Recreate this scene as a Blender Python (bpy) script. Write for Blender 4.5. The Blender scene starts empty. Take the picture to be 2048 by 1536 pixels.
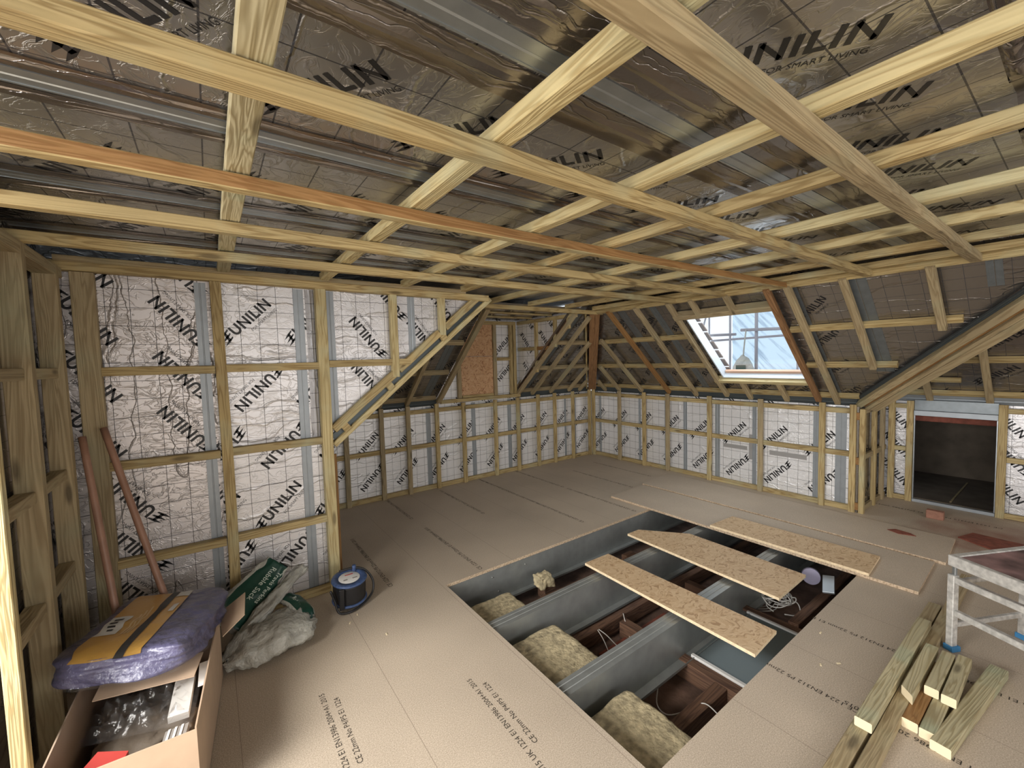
import bpy, bmesh, math, random
from mathutils import Vector, Matrix, noise
random.seed(7)
sc = bpy.context.scene
COL = sc.collection
V = Vector

# ------------------------------------------------------------------ camera, light, exposure
cam_d = bpy.data.cameras.new('camera')
cam = bpy.data.objects.new('camera', cam_d)
COL.objects.link(cam)
cam.location = (4.970, 4.696, 1.56)
cam.rotation_euler = tuple(math.radians(a) for a in (86.65, 1.60, 144.1))
cam_d.sensor_fit = 'HORIZONTAL'
cam_d.sensor_width = 36.0
cam_d.lens = 36.0 * 837.0 / 2048.0
cam_d.clip_start = 0.02
sc.camera = cam
sc.view_settings.view_transform = 'Standard'
sc.view_settings.look = 'None'
sc.view_settings.gamma = 1.0
sc.view_settings.use_curve_mapping = False
sc.view_settings.exposure = 0.0

world = bpy.data.worlds.new('world')
sc.world = world
world.use_nodes = True
bg = world.node_tree.nodes['Background']
bg.inputs[0].default_value = (0.86, 0.93, 1.0, 1)
bg.inputs[1].default_value = 1.3


def area(name, loc, target, sx, sy, power, color, spread=180):
    l = bpy.data.lights.new(name, 'AREA')
    l.shape = 'RECTANGLE'
    l.size, l.size_y = sx, sy
    l.energy = power
    l.color = color
    l.spread = math.radians(spread)
    o = bpy.data.objects.new(name, l)
    COL.objects.link(o)
    o.location = loc
    d = V(target) - V(loc)
    o.rotation_euler = d.to_track_quat('-Z', 'Y').to_euler()
    return o


area('window_daylight_east', (8.35, 5.1, 1.25), (0, 4.6, -2.2), 3.6, 1.7, 275, (0.98, 0.98, 0.99))
area('window_daylight_south', (3.2, 7.85, 1.25), (3.2, 0, -1.4), 4.4, 1.5, 86, (1.0, 0.97, 0.95))
area('stair_daylight', (6.7, 3.4, 1.75), (4.3, 3.3, -0.3), 1.1, 1.0, 42, (1.0, 0.97, 0.92), 105)
area('roof_window_daylight', (0.42, 2.65, 1.86), (1.3, 2.65, 0.6), 0.7, 0.85, 9, (0.85, 0.93, 1.0))

# ------------------------------------------------------------------ materials


def nmat(name):
    m = bpy.data.materials.new(name)
    m.use_nodes = True
    nt = m.node_tree
    b = nt.nodes['Principled BSDF']
    return m, nt, b


def simple(name, col, rough=0.6, metal=0.0, bump=0.0, bscale=40, vary=0.0, vscale=8, spec=0.5, emis=None):
    m, nt, b = nmat(name)
    b.inputs['Base Color'].default_value = (*col, 1)
    b.inputs['Roughness'].default_value = rough
    b.inputs['Metallic'].default_value = metal
    b.inputs['Specular IOR Level'].default_value = spec
    N, L = nt.nodes, nt.links
    tc = N.new('ShaderNodeTexCoord')
    if vary:
        n = N.new('ShaderNodeTexNoise')
        n.inputs['Scale'].default_value = vscale
        n.inputs['Detail'].default_value = 5
        L.new(tc.outputs['Object'], n.inputs['Vector'])
        r = N.new('ShaderNodeValToRGB')
        r.color_ramp.elements[0].position = 0.3
        r.color_ramp.elements[1].position = 0.7
        r.color_ramp.elements[0].color = (*[c * (1 - vary) for c in col], 1)
        r.color_ramp.elements[1].color = (*[min(1, c * (1 + vary)) for c in col], 1)
        L.new(n.outputs['Fac'], r.inputs[0])
        L.new(r.outputs[0], b.inputs['Base Color'])
    if bump:
        n = N.new('ShaderNodeTexNoise')
        n.inputs['Scale'].default_value = bscale
        n.inputs['Detail'].default_value = 6
        L.new(tc.outputs['Object'], n.inputs['Vector'])
        bp = N.new('ShaderNodeBump')
        bp.inputs['Strength'].default_value = bump
        bp.inputs['Distance'].default_value = 0.035 if 'sack' in name or 'sheet' in name else 0.01
        L.new(n.outputs['Fac'], bp.inputs['Height'])
        L.new(bp.outputs[0], b.inputs['Normal'])
    return m


def wood(name, light, dark, tint=None, rough=0.7, knots=True, grain=1.0):
    """timber whose grain runs along local X"""
    m, nt, b = nmat(name)
    N, L = nt.nodes, nt.links
    tc = N.new('ShaderNodeTexCoord')
    oi = N.new('ShaderNodeObjectInfo')
    mul = N.new('ShaderNodeMath'); mul.operation = 'MULTIPLY'; mul.inputs[1].default_value = 37.0
    L.new(oi.outputs['Random'], mul.inputs[0])
    comb = N.new('ShaderNodeCombineXYZ')
    for i in range(3):
        L.new(mul.outputs[0], comb.inputs[i])
    add = N.new('ShaderNodeVectorMath'); add.operation = 'ADD'
    L.new(tc.outputs['Object'], add.inputs[0]); L.new(comb.outputs[0], add.inputs[1])
    sep = N.new('ShaderNodeMapping'); sep.inputs['Scale'].default_value = (1.0, 15, 15)
    L.new(add.outputs[0], sep.inputs['Vector'])
    n1 = N.new('ShaderNodeTexNoise'); n1.inputs['Scale'].default_value = 1.0; n1.inputs['Detail'].default_value = 3
    n1.inputs['Distortion'].default_value = 0.6
    L.new(sep.outputs[0], n1.inputs['Vector'])
    # rings = sine of noise
    m1 = N.new('ShaderNodeMath'); m1.operation = 'MULTIPLY'; m1.inputs[1].default_value = 62.0 * grain
    L.new(n1.outputs['Fac'], m1.inputs[0])
    s1 = N.new('ShaderNodeMath'); s1.operation = 'SINE'
    L.new(m1.outputs[0], s1.inputs[0])
    r = N.new('ShaderNodeValToRGB')
    r.color_ramp.elements[0].position = 0.0; r.color_ramp.elements[0].color = (*light, 1)
    r.color_ramp.elements[1].position = 1.0; r.color_ramp.elements[1].color = (*dark, 1)
    e = r.color_ramp.elements.new(0.62); e.color = (*[l * 0.94 for l in light], 1)
    mr = N.new('ShaderNodeMapRange'); mr.inputs['From Min'].default_value = -1; mr.inputs['From Max'].default_value = 1
    L.new(s1.outputs[0], mr.inputs['Value']); L.new(mr.outputs[0], r.inputs[0])
    # per piece brightness
    n3 = N.new('ShaderNodeTexNoise'); n3.inputs['Scale'].default_value = 1.3; n3.inputs['Detail'].default_value = 2
    L.new(add.outputs[0], n3.inputs['Vector'])
    hv = N.new('ShaderNodeMapRange'); hv.inputs['From Min'].default_value = 0.3; hv.inputs['From Max'].default_value = 0.7
    hv.inputs['To Min'].default_value = 0.80; hv.inputs['To Max'].default_value = 1.14
    L.new(n3.outputs['Fac'], hv.inputs['Value'])
    mx = N.new('ShaderNodeVectorMath'); mx.operation = 'SCALE'
    L.new(r.outputs[0], mx.inputs[0]); L.new(hv.outputs[0], mx.inputs['Scale'])
    out = mx.outputs[0]
    if tint:
        n4 = N.new('ShaderNodeTexNoise'); n4.inputs['Scale'].default_value = 3.2; n4.inputs['Detail'].default_value = 4
        L.new(add.outputs[0], n4.inputs['Vector'])
        rr = N.new('ShaderNodeMapRange'); rr.inputs['From Min'].default_value = 0.52; rr.inputs['From Max'].default_value = 0.72
        rr.inputs['To Max'].default_value = 0.55
        L.new(n4.outputs['Fac'], rr.inputs['Value'])
        mm = N.new('ShaderNodeMix'); mm.data_type = 'RGBA'
        L.new(rr.outputs[0], mm.inputs[0]); L.new(out, mm.inputs[6]); mm.inputs[7].default_value = (*tint, 1)
        out = mm.outputs[2]
    if knots:
        kmap = N.new('ShaderNodeMapping'); kmap.inputs['Scale'].default_value = (2.3, 9, 9)
        L.new(add.outputs[0], kmap.inputs['Vector'])
        vo = N.new('ShaderNodeTexVoronoi'); vo.inputs['Scale'].default_value = 1.0
        L.new(kmap.outputs[0], vo.inputs['Vector'])
        kr = N.new('ShaderNodeMapRange'); kr.inputs['From Min'].default_value = 0.07; kr.inputs['From Max'].default_value = 0.15
        kr.inputs['To Min'].default_value = 0.85; kr.inputs['To Max'].default_value = 0.0
        L.new(vo.outputs['Distance'], kr.inputs['Value'])
        km = N.new('ShaderNodeMix'); km.data_type = 'RGBA'
        L.new(kr.outputs[0], km.inputs[0]); L.new(out, km.inputs[6]); km.inputs[7].default_value = (*[d * 0.4 for d in dark], 1)
        out = km.outputs[2]
    L.new(out, b.inputs['Base Color'])
    b.inputs['Roughness'].default_value = rough
    bp = N.new('ShaderNodeBump'); bp.inputs['Strength'].default_value = 0.25; bp.inputs['Distance'].default_value = 0.004
    L.new(s1.outputs[0], bp.inputs['Height']); L.new(bp.outputs[0], b.inputs['Normal'])
    return m


def foil(name, col, rough=0.3, crease=(3.0, 0.7), crinkle=1.0, grid=True, metal=0.9, gridstep=0.1, creasestr=1.0, linew=0.0026, thin=.022):
    """foil facing of the insulation boards, UV in metres"""
    m, nt, b = nmat(name)
    N, L = nt.nodes, nt.links
    uv = N.new('ShaderNodeTexCoord')
    src = uv.outputs['UV']
    b.inputs['Metallic'].default_value = metal
    b.inputs['Roughness'].default_value = rough
    # warp
    wn = N.new('ShaderNodeTexNoise'); wn.inputs['Scale'].default_value = 6.0; wn.inputs['Detail'].default_value = 5
    L.new(src, wn.inputs['Vector'])
    sub = N.new('ShaderNodeVectorMath'); sub.operation = 'SUBTRACT'; sub.inputs[1].default_value = (0.5, 0.5, 0.5)
    L.new(wn.outputs['Color'], sub.inputs[0])
    scl = N.new('ShaderNodeVectorMath'); scl.operation = 'SCALE'; scl.inputs['Scale'].default_value = 0.10
    L.new(sub.outputs[0], scl.inputs[0])
    warp = N.new('ShaderNodeVectorMath'); warp.operation = 'ADD'
    L.new(src, warp.inputs[0]); L.new(scl.outputs[0], warp.inputs[1])
    heights = []
    # long creases (ridges)
    mp = N.new('ShaderNodeMapping'); mp.inputs['Scale'].default_value = (crease[0], crease[1], 1)
    L.new(warp.outputs[0], mp.inputs['Vector'])
    n1 = N.new('ShaderNodeTexNoise'); n1.noise_dimensions = '2D'
    n1.inputs['Scale'].default_value = 2.0; n1.inputs['Detail'].default_value = 1.5
    L.new(mp.outputs[0], n1.inputs['Vector'])
    a = N.new('ShaderNodeMath'); a.operation = 'SUBTRACT'; a.inputs[1].default_value = 0.5
    L.new(n1.outputs['Fac'], a.inputs[0])
    ab = N.new('ShaderNodeMath'); ab.operation = 'ABSOLUTE'; L.new(a.outputs[0], ab.inputs[0])
    mr = N.new('ShaderNodeMapRange'); mr.inputs['From Max'].default_value = thin
    mr.inputs['To Min'].default_value = creasestr; mr.inputs['To Max'].default_value = 0.0
    mr.interpolation_type = 'SMOOTHSTEP'
    L.new(ab.outputs[0], mr.inputs['Value'])
    heights.append(mr.outputs[0])
    # fine crinkles
    mp2 = N.new('ShaderNodeMapping'); mp2.inputs['Scale'].default_value = (9, 15, 1); mp2.inputs['Rotation'].default_value = (0, 0, 0.25)
    L.new(warp.outputs[0], mp2.inputs['Vector'])
    n2 = N.new('ShaderNodeTexNoise'); n2.noise_dimensions = '2D'
    n2.inputs['Scale'].default_value = 1.6; n2.inputs['Detail'].default_value = 4; n2.inputs['Distortion'].default_value = 1.1
    L.new(mp2.outputs[0], n2.inputs['Vector'])
    a2 = N.new('ShaderNodeMath'); a2.operation = 'SUBTRACT'; a2.inputs[1].default_value = 0.5
    L.new(n2.outputs['Fac'], a2.inputs[0])
    ab2 = N.new('ShaderNodeMath'); ab2.operation = 'ABSOLUTE'; L.new(a2.outputs[0], ab2.inputs[0])
    mr2 = N.new('ShaderNodeMapRange'); mr2.inputs['From Max'].default_value = 0.07
    mr2.inputs['To Min'].default_value = 0.35 * crinkle; mr2.inputs['To Max'].default_value = 0.0
    mr2.interpolation_type = 'SMOOTHSTEP'
    L.new(ab2.outputs[0], mr2.inputs['Value'])
    n5 = N.new('ShaderNodeTexNoise'); n5.noise_dimensions = '2D'; n5.inputs['Scale'].default_value = 3.0
    L.new(src, n5.inputs['Vector'])
    mk = N.new('ShaderNodeMath'); mk.operation = 'MULTIPLY'
    L.new(mr2.outputs[0], mk.inputs[0]); L.new(n5.outputs['Fac'], mk.inputs[1])
    ad = N.new('ShaderNodeMath'); ad.operation = 'ADD'
    L.new(heights[0], ad.inputs[0]); L.new(mk.outputs[0], ad.inputs[1])
    bp = N.new('ShaderNodeBump'); bp.inputs['Strength'].default_value = 0.7; bp.inputs['Distance'].default_value = 0.006
    L.new(ad.outputs[0], bp.inputs['Height']); L.new(bp.outputs[0], b.inputs['Normal'])
    base = N.new('ShaderNodeRGB'); base.outputs[0].default_value = (*col, 1)
    out = base.outputs[0]
    if grid:
        sx = N.new('ShaderNodeSeparateXYZ'); L.new(src, sx.inputs[0])
        masks = []
        for k in (0, 1):
            mo = N.new('ShaderNodeMath'); mo.operation = 'PINGPONG'; mo.inputs[1].default_value = gridstep / 2
            L.new(sx.outputs[k], mo.inputs[0])
            lt = N.new('ShaderNodeMath'); lt.operation = 'LESS_THAN'; lt.inputs[1].default_value = linew / 2
            L.new(mo.outputs[0], lt.inputs[0])
            masks.append(lt.outputs[0])
        mxx = N.new('ShaderNodeMath'); mxx.operation = 'MAXIMUM'
        L.new(masks[0], mxx.inputs[0]); L.new(masks[1], mxx.inputs[1])
        mix = N.new('ShaderNodeMix'); mix.data_type = 'RGBA'
        L.new(mxx.outputs[0], mix.inputs[0]); L.new(out, mix.inputs[6]); mix.inputs[7].default_value = (0.05, 0.05, 0.055, 1)
        out = mix.outputs[2]
        mt = N.new('ShaderNodeMath'); mt.operation = 'MULTIPLY_ADD'; mt.inputs[1].default_value = -metal; mt.inputs[2].default_value = metal
        L.new(mxx.outputs[0], mt.inputs[0]); L.new(mt.outputs[0], b.inputs['Metallic'])
    L.new(out, b.inputs['Base Color'])
    return m


def chip(name, base, dark, light, scale=170):
    m, nt, b = nmat(name)
    N, L = nt.nodes, nt.links
    tc = N.new('ShaderNodeTexCoord')
    n = N.new('ShaderNodeTexNoise'); n.inputs['Scale'].default_value = scale; n.inputs['Detail'].default_value = 3
    L.new(tc.outputs['Object'], n.inputs['Vector'])
    r = N.new('ShaderNodeValToRGB')
    r.color_ramp.elements[0].position = 0.30; r.color_ramp.elements[0].color = (*dark, 1)
    r.color_ramp.elements[1].position = 0.72; r.color_ramp.elements[1].color = (*light, 1)
    e = r.color_ramp.elements.new(0.5); e.color = (*base, 1)
    L.new(n.outputs['Fac'], r.inputs[0])
    n2 = N.new('ShaderNodeTexNoise'); n2.inputs['Scale'].default_value = 1.1; n2.inputs['Detail'].default_value = 5
    L.new(tc.outputs['Object'], n2.inputs['Vector'])
    mr = N.new('ShaderNodeMapRange'); mr.inputs['From Min'].default_value = 0.3; mr.inputs['From Max'].default_value = 0.7
    mr.inputs['To Min'].default_value = 0.86; mr.inputs['To Max'].default_value = 1.08
    L.new(n2.outputs['Fac'], mr.inputs['Value'])
    sc_ = N.new('ShaderNodeVectorMath'); sc_.operation = 'SCALE'
    L.new(r.outputs[0], sc_.inputs[0]); L.new(mr.outputs[0], sc_.inputs['Scale'])
    L.new(sc_.outputs[0], b.inputs['Base Color'])
    b.inputs['Roughness'].default_value = 0.62
    return m, nt, b, sc_


M = {}
M['pine'] = wood('pine_treated', (0.48, 0.365, 0.17), (0.31, 0.215, 0.085), tint=(0.45, 0.46, 0.30))
M['pine_pale'] = wood('pine_pale', (0.58, 0.48, 0.25), (0.42, 0.32, 0.145), tint=(0.52, 0.55, 0.38))
M['pine_dull'] = wood('pine_dull', (0.40, 0.315, 0.18), (0.30, 0.225, 0.12), tint=(0.34, 0.335, 0.21))
M['pine_green'] = wood('pine_green', (0.50, 0.44, 0.27), (0.34, 0.28, 0.15), tint=(0.36, 0.50, 0.36))
M['pine_orange'] = wood('pine_orange', (0.33, 0.175, 0.06), (0.25, 0.12, 0.035), knots=False)
M['brown'] = wood('stained_brown', (0.30, 0.16, 0.07), (0.20, 0.10, 0.04), knots=False)
M['old'] = wood('old_joist', (0.16, 0.085, 0.05), (0.09, 0.045, 0.028), rough=0.9)
M['end'] = simple('sawn_end', (0.86, 0.74, 0.50), 0.8)
M['handle'] = simple('handle_wood', (0.33, 0.18, 0.12), 0.45, vary=.12, vscale=12)
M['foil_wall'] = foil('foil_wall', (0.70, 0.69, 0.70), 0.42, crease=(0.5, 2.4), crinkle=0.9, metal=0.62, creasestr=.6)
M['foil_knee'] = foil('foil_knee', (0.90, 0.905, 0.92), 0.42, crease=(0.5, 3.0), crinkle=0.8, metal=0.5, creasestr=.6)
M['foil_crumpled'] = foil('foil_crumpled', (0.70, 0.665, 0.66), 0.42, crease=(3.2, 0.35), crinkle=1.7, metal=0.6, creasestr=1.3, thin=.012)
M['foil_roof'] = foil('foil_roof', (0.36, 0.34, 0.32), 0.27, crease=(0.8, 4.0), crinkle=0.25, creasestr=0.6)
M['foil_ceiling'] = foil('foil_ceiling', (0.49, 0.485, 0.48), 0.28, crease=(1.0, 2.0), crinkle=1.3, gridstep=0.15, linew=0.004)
M['tape'] = foil('foil_tape', (0.52, 0.48, 0.45), 0.2, crease=(0.3, 10.0), crinkle=0.12, grid=False, creasestr=0.8)
M['ink'] = simple('black_ink', (0.014, 0.014, 0.016), 0.45)
M['ink_floor'] = simple('floor_ink', (0.05, 0.04, 0.03), 0.8)
M['steel'] = simple('galvanised_steel', (0.40, 0.44, 0.47), 0.34, 0.85, vary=0.08, vscale=20)
M['steel_light'] = simple('galvanised_light', (0.33, 0.36, 0.385), 0.45, 0.5, vary=0.05, vscale=15)
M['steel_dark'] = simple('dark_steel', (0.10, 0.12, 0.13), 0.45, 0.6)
M['steel_slope'] = simple('steel_in_slope', (0.20, 0.225, 0.24), 0.4, 0.6, vary=0.1, vscale=20)
M['joist'] = simple('floor_joist_steel', (0.315, 0.33, 0.32), 0.42, 0.5, vary=0.10, vscale=12)
M['alu'] = simple('paint_spattered_aluminium', (0.66, 0.65, 0.62), 0.5, 0.45, vary=0.25, vscale=45)
M['chip'], _nt, _b, _s = chip('chipboard', (0.50, 0.415, 0.32), (0.39, 0.315, 0.235), (0.65, 0.55, 0.435), scale=210)
# seams between floor boards and the red dust on the floor
_N, _L = _nt.nodes, _nt.links
_tc = _N.new('ShaderNodeTexCoord'); _sx = _N.new('ShaderNodeSeparateXYZ'); _L.new(_tc.outputs['Object'], _sx.inputs[0])
_ad = _N.new('ShaderNodeMath'); _ad.operation = 'ADD'; _ad.inputs[1].default_value = 0.494; _L.new(_sx.outputs[0], _ad.inputs[0])
_pp = _N.new('ShaderNodeMath'); _pp.operation = 'PINGPONG'; _pp.inputs[1].default_value = 0.3025; _L.new(_ad.outputs[0], _pp.inputs[0])
_lt = _N.new('ShaderNodeMath'); _lt.operation = 'LESS_THAN'; _lt.inputs[1].default_value = 0.0011; _L.new(_pp.outputs[0], _lt.inputs[0])
_mx = _N.new('ShaderNodeMix'); _mx.data_type = 'RGBA'
_L.new(_lt.outputs[0], _mx.inputs[0]); _L.new(_s.outputs[0], _mx.inputs[6]); _mx.inputs[7].default_value = (0.27, 0.21, 0.16, 1)
_ds = _N.new('ShaderNodeVectorMath'); _ds.operation = 'DISTANCE'; _ds.inputs[1].default_value = (-0.02, 4.45, 0.0)
_L.new(_tc.outputs['Object'], _ds.inputs[0])
_nn = _N.new('ShaderNodeTexNoise'); _nn.inputs['Scale'].default_value = 5.0; _nn.inputs['Detail'].default_value = 6
_L.new(_tc.outputs['Object'], _nn.inputs['Vector'])
_ma = _N.new('ShaderNodeMath'); _ma.operation = 'MULTIPLY_ADD'; _ma.inputs[1].default_value = 0.9; _L.new(_nn.outputs['Fac'], _ma.inputs[0]); _L.new(_ds.outputs['Value'], _ma.inputs[2])
_rr = _N.new('ShaderNodeMapRange'); _rr.inputs['From Min'].default_value = 0.55; _rr.inputs['From Max'].default_value = 1.15
_rr.inputs['To Min'].default_value = 0.75; _rr.inputs['To Max'].default_value = 0.0
_L.new(_ma.outputs[0], _rr.inputs['Value'])
_m2 = _N.new('ShaderNodeMix'); _m2.data_type = 'RGBA'
_L.new(_rr.outputs[0], _m2.inputs[0]); _L.new(_mx.outputs[2], _m2.inputs[6]); _m2.inputs[7].default_value = (0.24, 0.075, 0.045, 1)
_L.new(_m2.outputs[2], _b.inputs['Base Color'])
M['chip_loose'] = chip('chipboard_loose', (0.52, 0.43, 0.33), (0.42, 0.335, 0.25), (0.63, 0.53, 0.42), scale=210)[0]
M['chip_edge'] = chip('chipboard_edge', (0.58, 0.44, 0.30), (0.30, 0.21, 0.13), (0.74, 0.60, 0.44), scale=90)[0]
M['osb_edge'] = simple('osb_edge', (0.88, 0.70, 0.46), 0.8, vary=0.15, vscale=60)


def osb(name, a, b_, c):
    m, nt, b = nmat(name)
    N, L = nt.nodes, nt.links
    tc = N.new('ShaderNodeTexCoord')
    wn = N.new('ShaderNodeTexNoise'); wn.inputs['Scale'].default_value = 9; wn.inputs['Detail'].default_value = 2
    L.new(tc.outputs['Object'], wn.inputs['Vector'])
    mxv = N.new('ShaderNodeMix'); mxv.data_type = 'VECTOR'; mxv.inputs[0].default_value = 0.16
    L.new(tc.outputs['Object'], mxv.inputs[4]); L.new(wn.outputs['Color'], mxv.inputs[5])
    mp = N.new('ShaderNodeMapping'); mp.inputs['Scale'].default_value = (38, 110, 60); mp.inputs['Rotation'].default_value = (0, 0, 0.5)
    L.new(mxv.outputs[1], mp.inputs['Vector'])
    vo = N.new('ShaderNodeTexVoronoi'); vo.inputs['Scale'].default_value = 1.0; vo.inputs['Randomness'].default_value = 1.0
    L.new(mp.outputs[0], vo.inputs['Vector'])
    sp = N.new('ShaderNodeSeparateColor'); L.new(vo.outputs['Color'], sp.inputs[0])
    r = N.new('ShaderNodeValToRGB')
    r.color_ramp.elements[0].color = (*c, 1); r.color_ramp.elements[1].color = (*b_, 1)
    r.color_ramp.elements[0].position = 0.02
    e = r.color_ramp.elements.new(0.2); e.color = (*a, 1)
    L.new(sp.outputs[0], r.inputs[0]); L.new(r.outputs[0], b.inputs['Base Color'])
    b.inputs['Roughness'].default_value = 0.6
    return m


M['osb'] = osb('osb_board', (0.60, 0.41, 0.23), (0.70, 0.52, 0.32), (0.43, 0.27, 0.14))
M['osb_red'] = osb('osb_window_board', (0.56, 0.32, 0.16), (0.66, 0.42, 0.24), (0.34, 0.16, 0.07))
M['wool'] = simple('mineral_wool', (0.46, 0.385, 0.24), 1.0, bump=1.0, bscale=45, vary=0.4, vscale=30)
M['lath'] = simple('old_plaster_back', (0.15, 0.09, 0.065), 0.95, bump=0.6, bscale=30, vary=0.4, vscale=10)
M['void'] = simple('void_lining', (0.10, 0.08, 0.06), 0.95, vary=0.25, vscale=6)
M['cable_white'] = simple('white_cable', (0.62, 0.60, 0.56), 0.45)
M['cable_black'] = simple('black_cable', (0.015, 0.015, 0.017), 0.4)
M['blue_plastic'] = simple('blue_plastic', (0.05, 0.085, 0.19), 0.4, vary=0.3, vscale=60)
M['blue_foot'] = simple('blue_rubber', (0.05, 0.22, 0.45), 0.6)
M['card'] = simple('cardboard', (0.50, 0.36, 0.25), 0.8, vary=0.08, vscale=9)
M['card_in'] = simple('cardboard_inside', (0.40, 0.30, 0.22), 0.85)
M['paper'] = simple('white_paper', (0.72, 0.71, 0.68), 0.6)
M['label_grey'] = simple('label_grey_print', (0.30, 0.28, 0.26), 0.6)
M['yellow'] = simple('yellow_label', (0.60, 0.33, 0.06), 0.32, bump=0.5, bscale=14)
M['black_print'] = simple('black_print', (0.02, 0.018, 0.017), 0.6, bump=0.4, bscale=14)
M['sheet_blue'] = simple('dust_sheet_blue', (0.10, 0.095, 0.185), 0.30, bump=1.0, bscale=11, vary=0.25, vscale=5)
M['green_print'] = simple('green_print', (0.008, 0.05, 0.034), 0.35, bump=0.4, bscale=18)
M['sack'] = simple('rubble_sack_plastic', (0.42, 0.415, 0.37), 0.16, bump=1.0, bscale=15, vary=0.15, vscale=6)
M['sack_text'] = simple('sack_lettering', (0.55, 0.60, 0.52), 0.5)
M['orange_print'] = simple('orange_print', (0.75, 0.30, 0.06), 0.5)
M['red_plastic'] = simple('red_plastic', (0.50, 0.06, 0.05), 0.4)
M['terracotta'] = simple('terracotta', (0.32, 0.16, 0.11), 0.85, vary=0.15, vscale=30)
M['red_brown'] = simple('red_brown_board', (0.22, 0.065, 0.04), 0.8, vary=0.3, vscale=20)
M['ply_top'] = simple('stained_deck', (0.22, 0.13, 0.125), 0.55, vary=0.7, vscale=7)
M['reveal'] = simple('reveal_lining', (0.62, 0.68, 0.74), 0.5, 0.1)
M['sill_wood'] = simple('sill_wood', (0.62, 0.40, 0.28), 0.6)
M['grey_wall'] = simple('grey_plaster', (0.60, 0.58, 0.54), 0.8)
M['purple'] = simple('lilac_lid', (0.45, 0.42, 0.58), 0.5)
M['tile'] = simple('roof_tile', (0.22, 0.16, 0.13), 0.9)
M['scaffold'] = simple('scaffold_tube', (0.34, 0.33, 0.36), 0.5, 0.4)
M['screw'] = simple('zinc_screw', (0.75, 0.75, 0.72), 0.3, 0.9)
# clear plastic film over the pack and the box contents
m, nt, b = nmat('clear_film')
N, L = nt.nodes, nt.links
tr = N.new('ShaderNodeBsdfTransparent'); gl = N.new('ShaderNodeBsdfGlossy'); gl.inputs['Roughness'].default_value = 0.18
df = N.new('ShaderNodeBsdfDiffuse'); df.inputs[0].default_value = (0.8, 0.8, 0.8, 1)
m1 = N.new('ShaderNodeMixShader'); m1.inputs[0].default_value = 0.4; L.new(gl.outputs[0], m1.inputs[1]); L.new(df.outputs[0], m1.inputs[2])
m2 = N.new('ShaderNodeMixShader'); m2.inputs[0].default_value = 0.055; L.new(tr.outputs[0], m2.inputs[1]); L.new(m1.outputs[0], m2.inputs[2])
nz = N.new('ShaderNodeTexNoise'); nz.inputs['Scale'].default_value = 12; nz.inputs['Detail'].default_value = 4
tcc = N.new('ShaderNodeTexCoord'); L.new(tcc.outputs['Object'], nz.inputs['Vector'])
bp = N.new('ShaderNodeBump'); bp.inputs['Distance'].default_value = 0.02; L.new(nz.outputs['Fac'], bp.inputs['Height'])
L.new(bp.outputs[0], gl.inputs['Normal'])
L.new(m2.outputs[0], N['Material Output'].inputs[0])
M['film'] = m
# window glass
m, nt, b = nmat('window_glass')
N, L = nt.nodes, nt.links
tr = N.new('ShaderNodeBsdfTransparent'); gl = N.new('ShaderNodeBsdfGlossy'); gl.inputs['Roughness'].default_value = 0.02
m1 = N.new('ShaderNodeMixShader'); m1.inputs[0].default_value = 0.05
L.new(tr.outputs[0], m1.inputs[1]); L.new(gl.outputs[0], m1.inputs[2]); L.new(m1.outputs[0], N['Material Output'].inputs[0])
M['glass'] = m
# scaffold sheeting: translucent blue plastic, crease shading painted in as darker streaks
m, nt, b = nmat('scaffold_sheeting')
N, L = nt.nodes, nt.links
tcc = N.new('ShaderNodeTexCoord')
mp = N.new('ShaderNodeMapping'); mp.vector_type = 'TEXTURE'; mp.inputs['Rotation'].default_value = (-0.85, 0, 0); mp.inputs['Scale'].default_value = (1, 1.0, .1)
L.new(tcc.outputs['Object'], mp.inputs['Vector'])
nz = N.new('ShaderNodeTexNoise'); nz.inputs['Scale'].default_value = 1.5; nz.inputs['Detail'].default_value = 4; L.new(mp.outputs[0], nz.inputs['Vector'])
r = N.new('ShaderNodeValToRGB'); r.color_ramp.elements[0].position = 0.34; r.color_ramp.elements[1].position = 0.5
r.color_ramp.elements[0].color = (0.42, 0.55, 0.68, 1); r.color_ramp.elements[1].color = (0.72, 0.88, 1.0, 1); L.new(nz.outputs['Fac'], r.inputs[0])
tl = N.new('ShaderNodeBsdfTranslucent'); df = N.new('ShaderNodeBsdfDiffuse')
L.new(r.outputs[0], tl.inputs[0]); L.new(r.outputs[0], df.inputs[0])
m1 = N.new('ShaderNodeMixShader'); L.new(tl.outputs[0], m1.inputs[1]); L.new(df.outputs[0], m1.inputs[2]); L.new(m1.outputs[0], N['Material Output'].inputs[0])
M['sheeting'] = m

# ------------------------------------------------------------------ helpers


def link(name, me, mats, parent=None):
    o = bpy.data.objects.new(name, me)
    COL.objects.link(o)
    for m_ in (mats if isinstance(mats, (list, tuple)) else [mats]):
        me.materials.append(m_)
    if parent is not None:
        o.parent = parent
    return o


def tag(o, label=None, cat=None, group=None, kind=None):
    if label: o['label'] = label
    if cat: o['category'] = cat
    if group: o['group'] = group
    if kind: o['kind'] = kind
    return o


def empty(name, loc, label, cat, group=None, rz=0.0):
    o = bpy.data.objects.new(name, None)
    COL.objects.link(o)
    o.location = loc
    o.rotation_euler = (0, 0, rz)
    o.empty_display_size = 0.05
    return tag(o, label, cat, group)


def frame(origin, X, Z):
    X = V(X).normalized(); Z = V(Z); Z = (Z - X * Z.dot(X)).normalized(); Y = Z.cross(X)
    mt = Matrix((X, Y, Z)).transposed().to_4x4()
    mt.translation = V(origin)
    return mt


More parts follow.
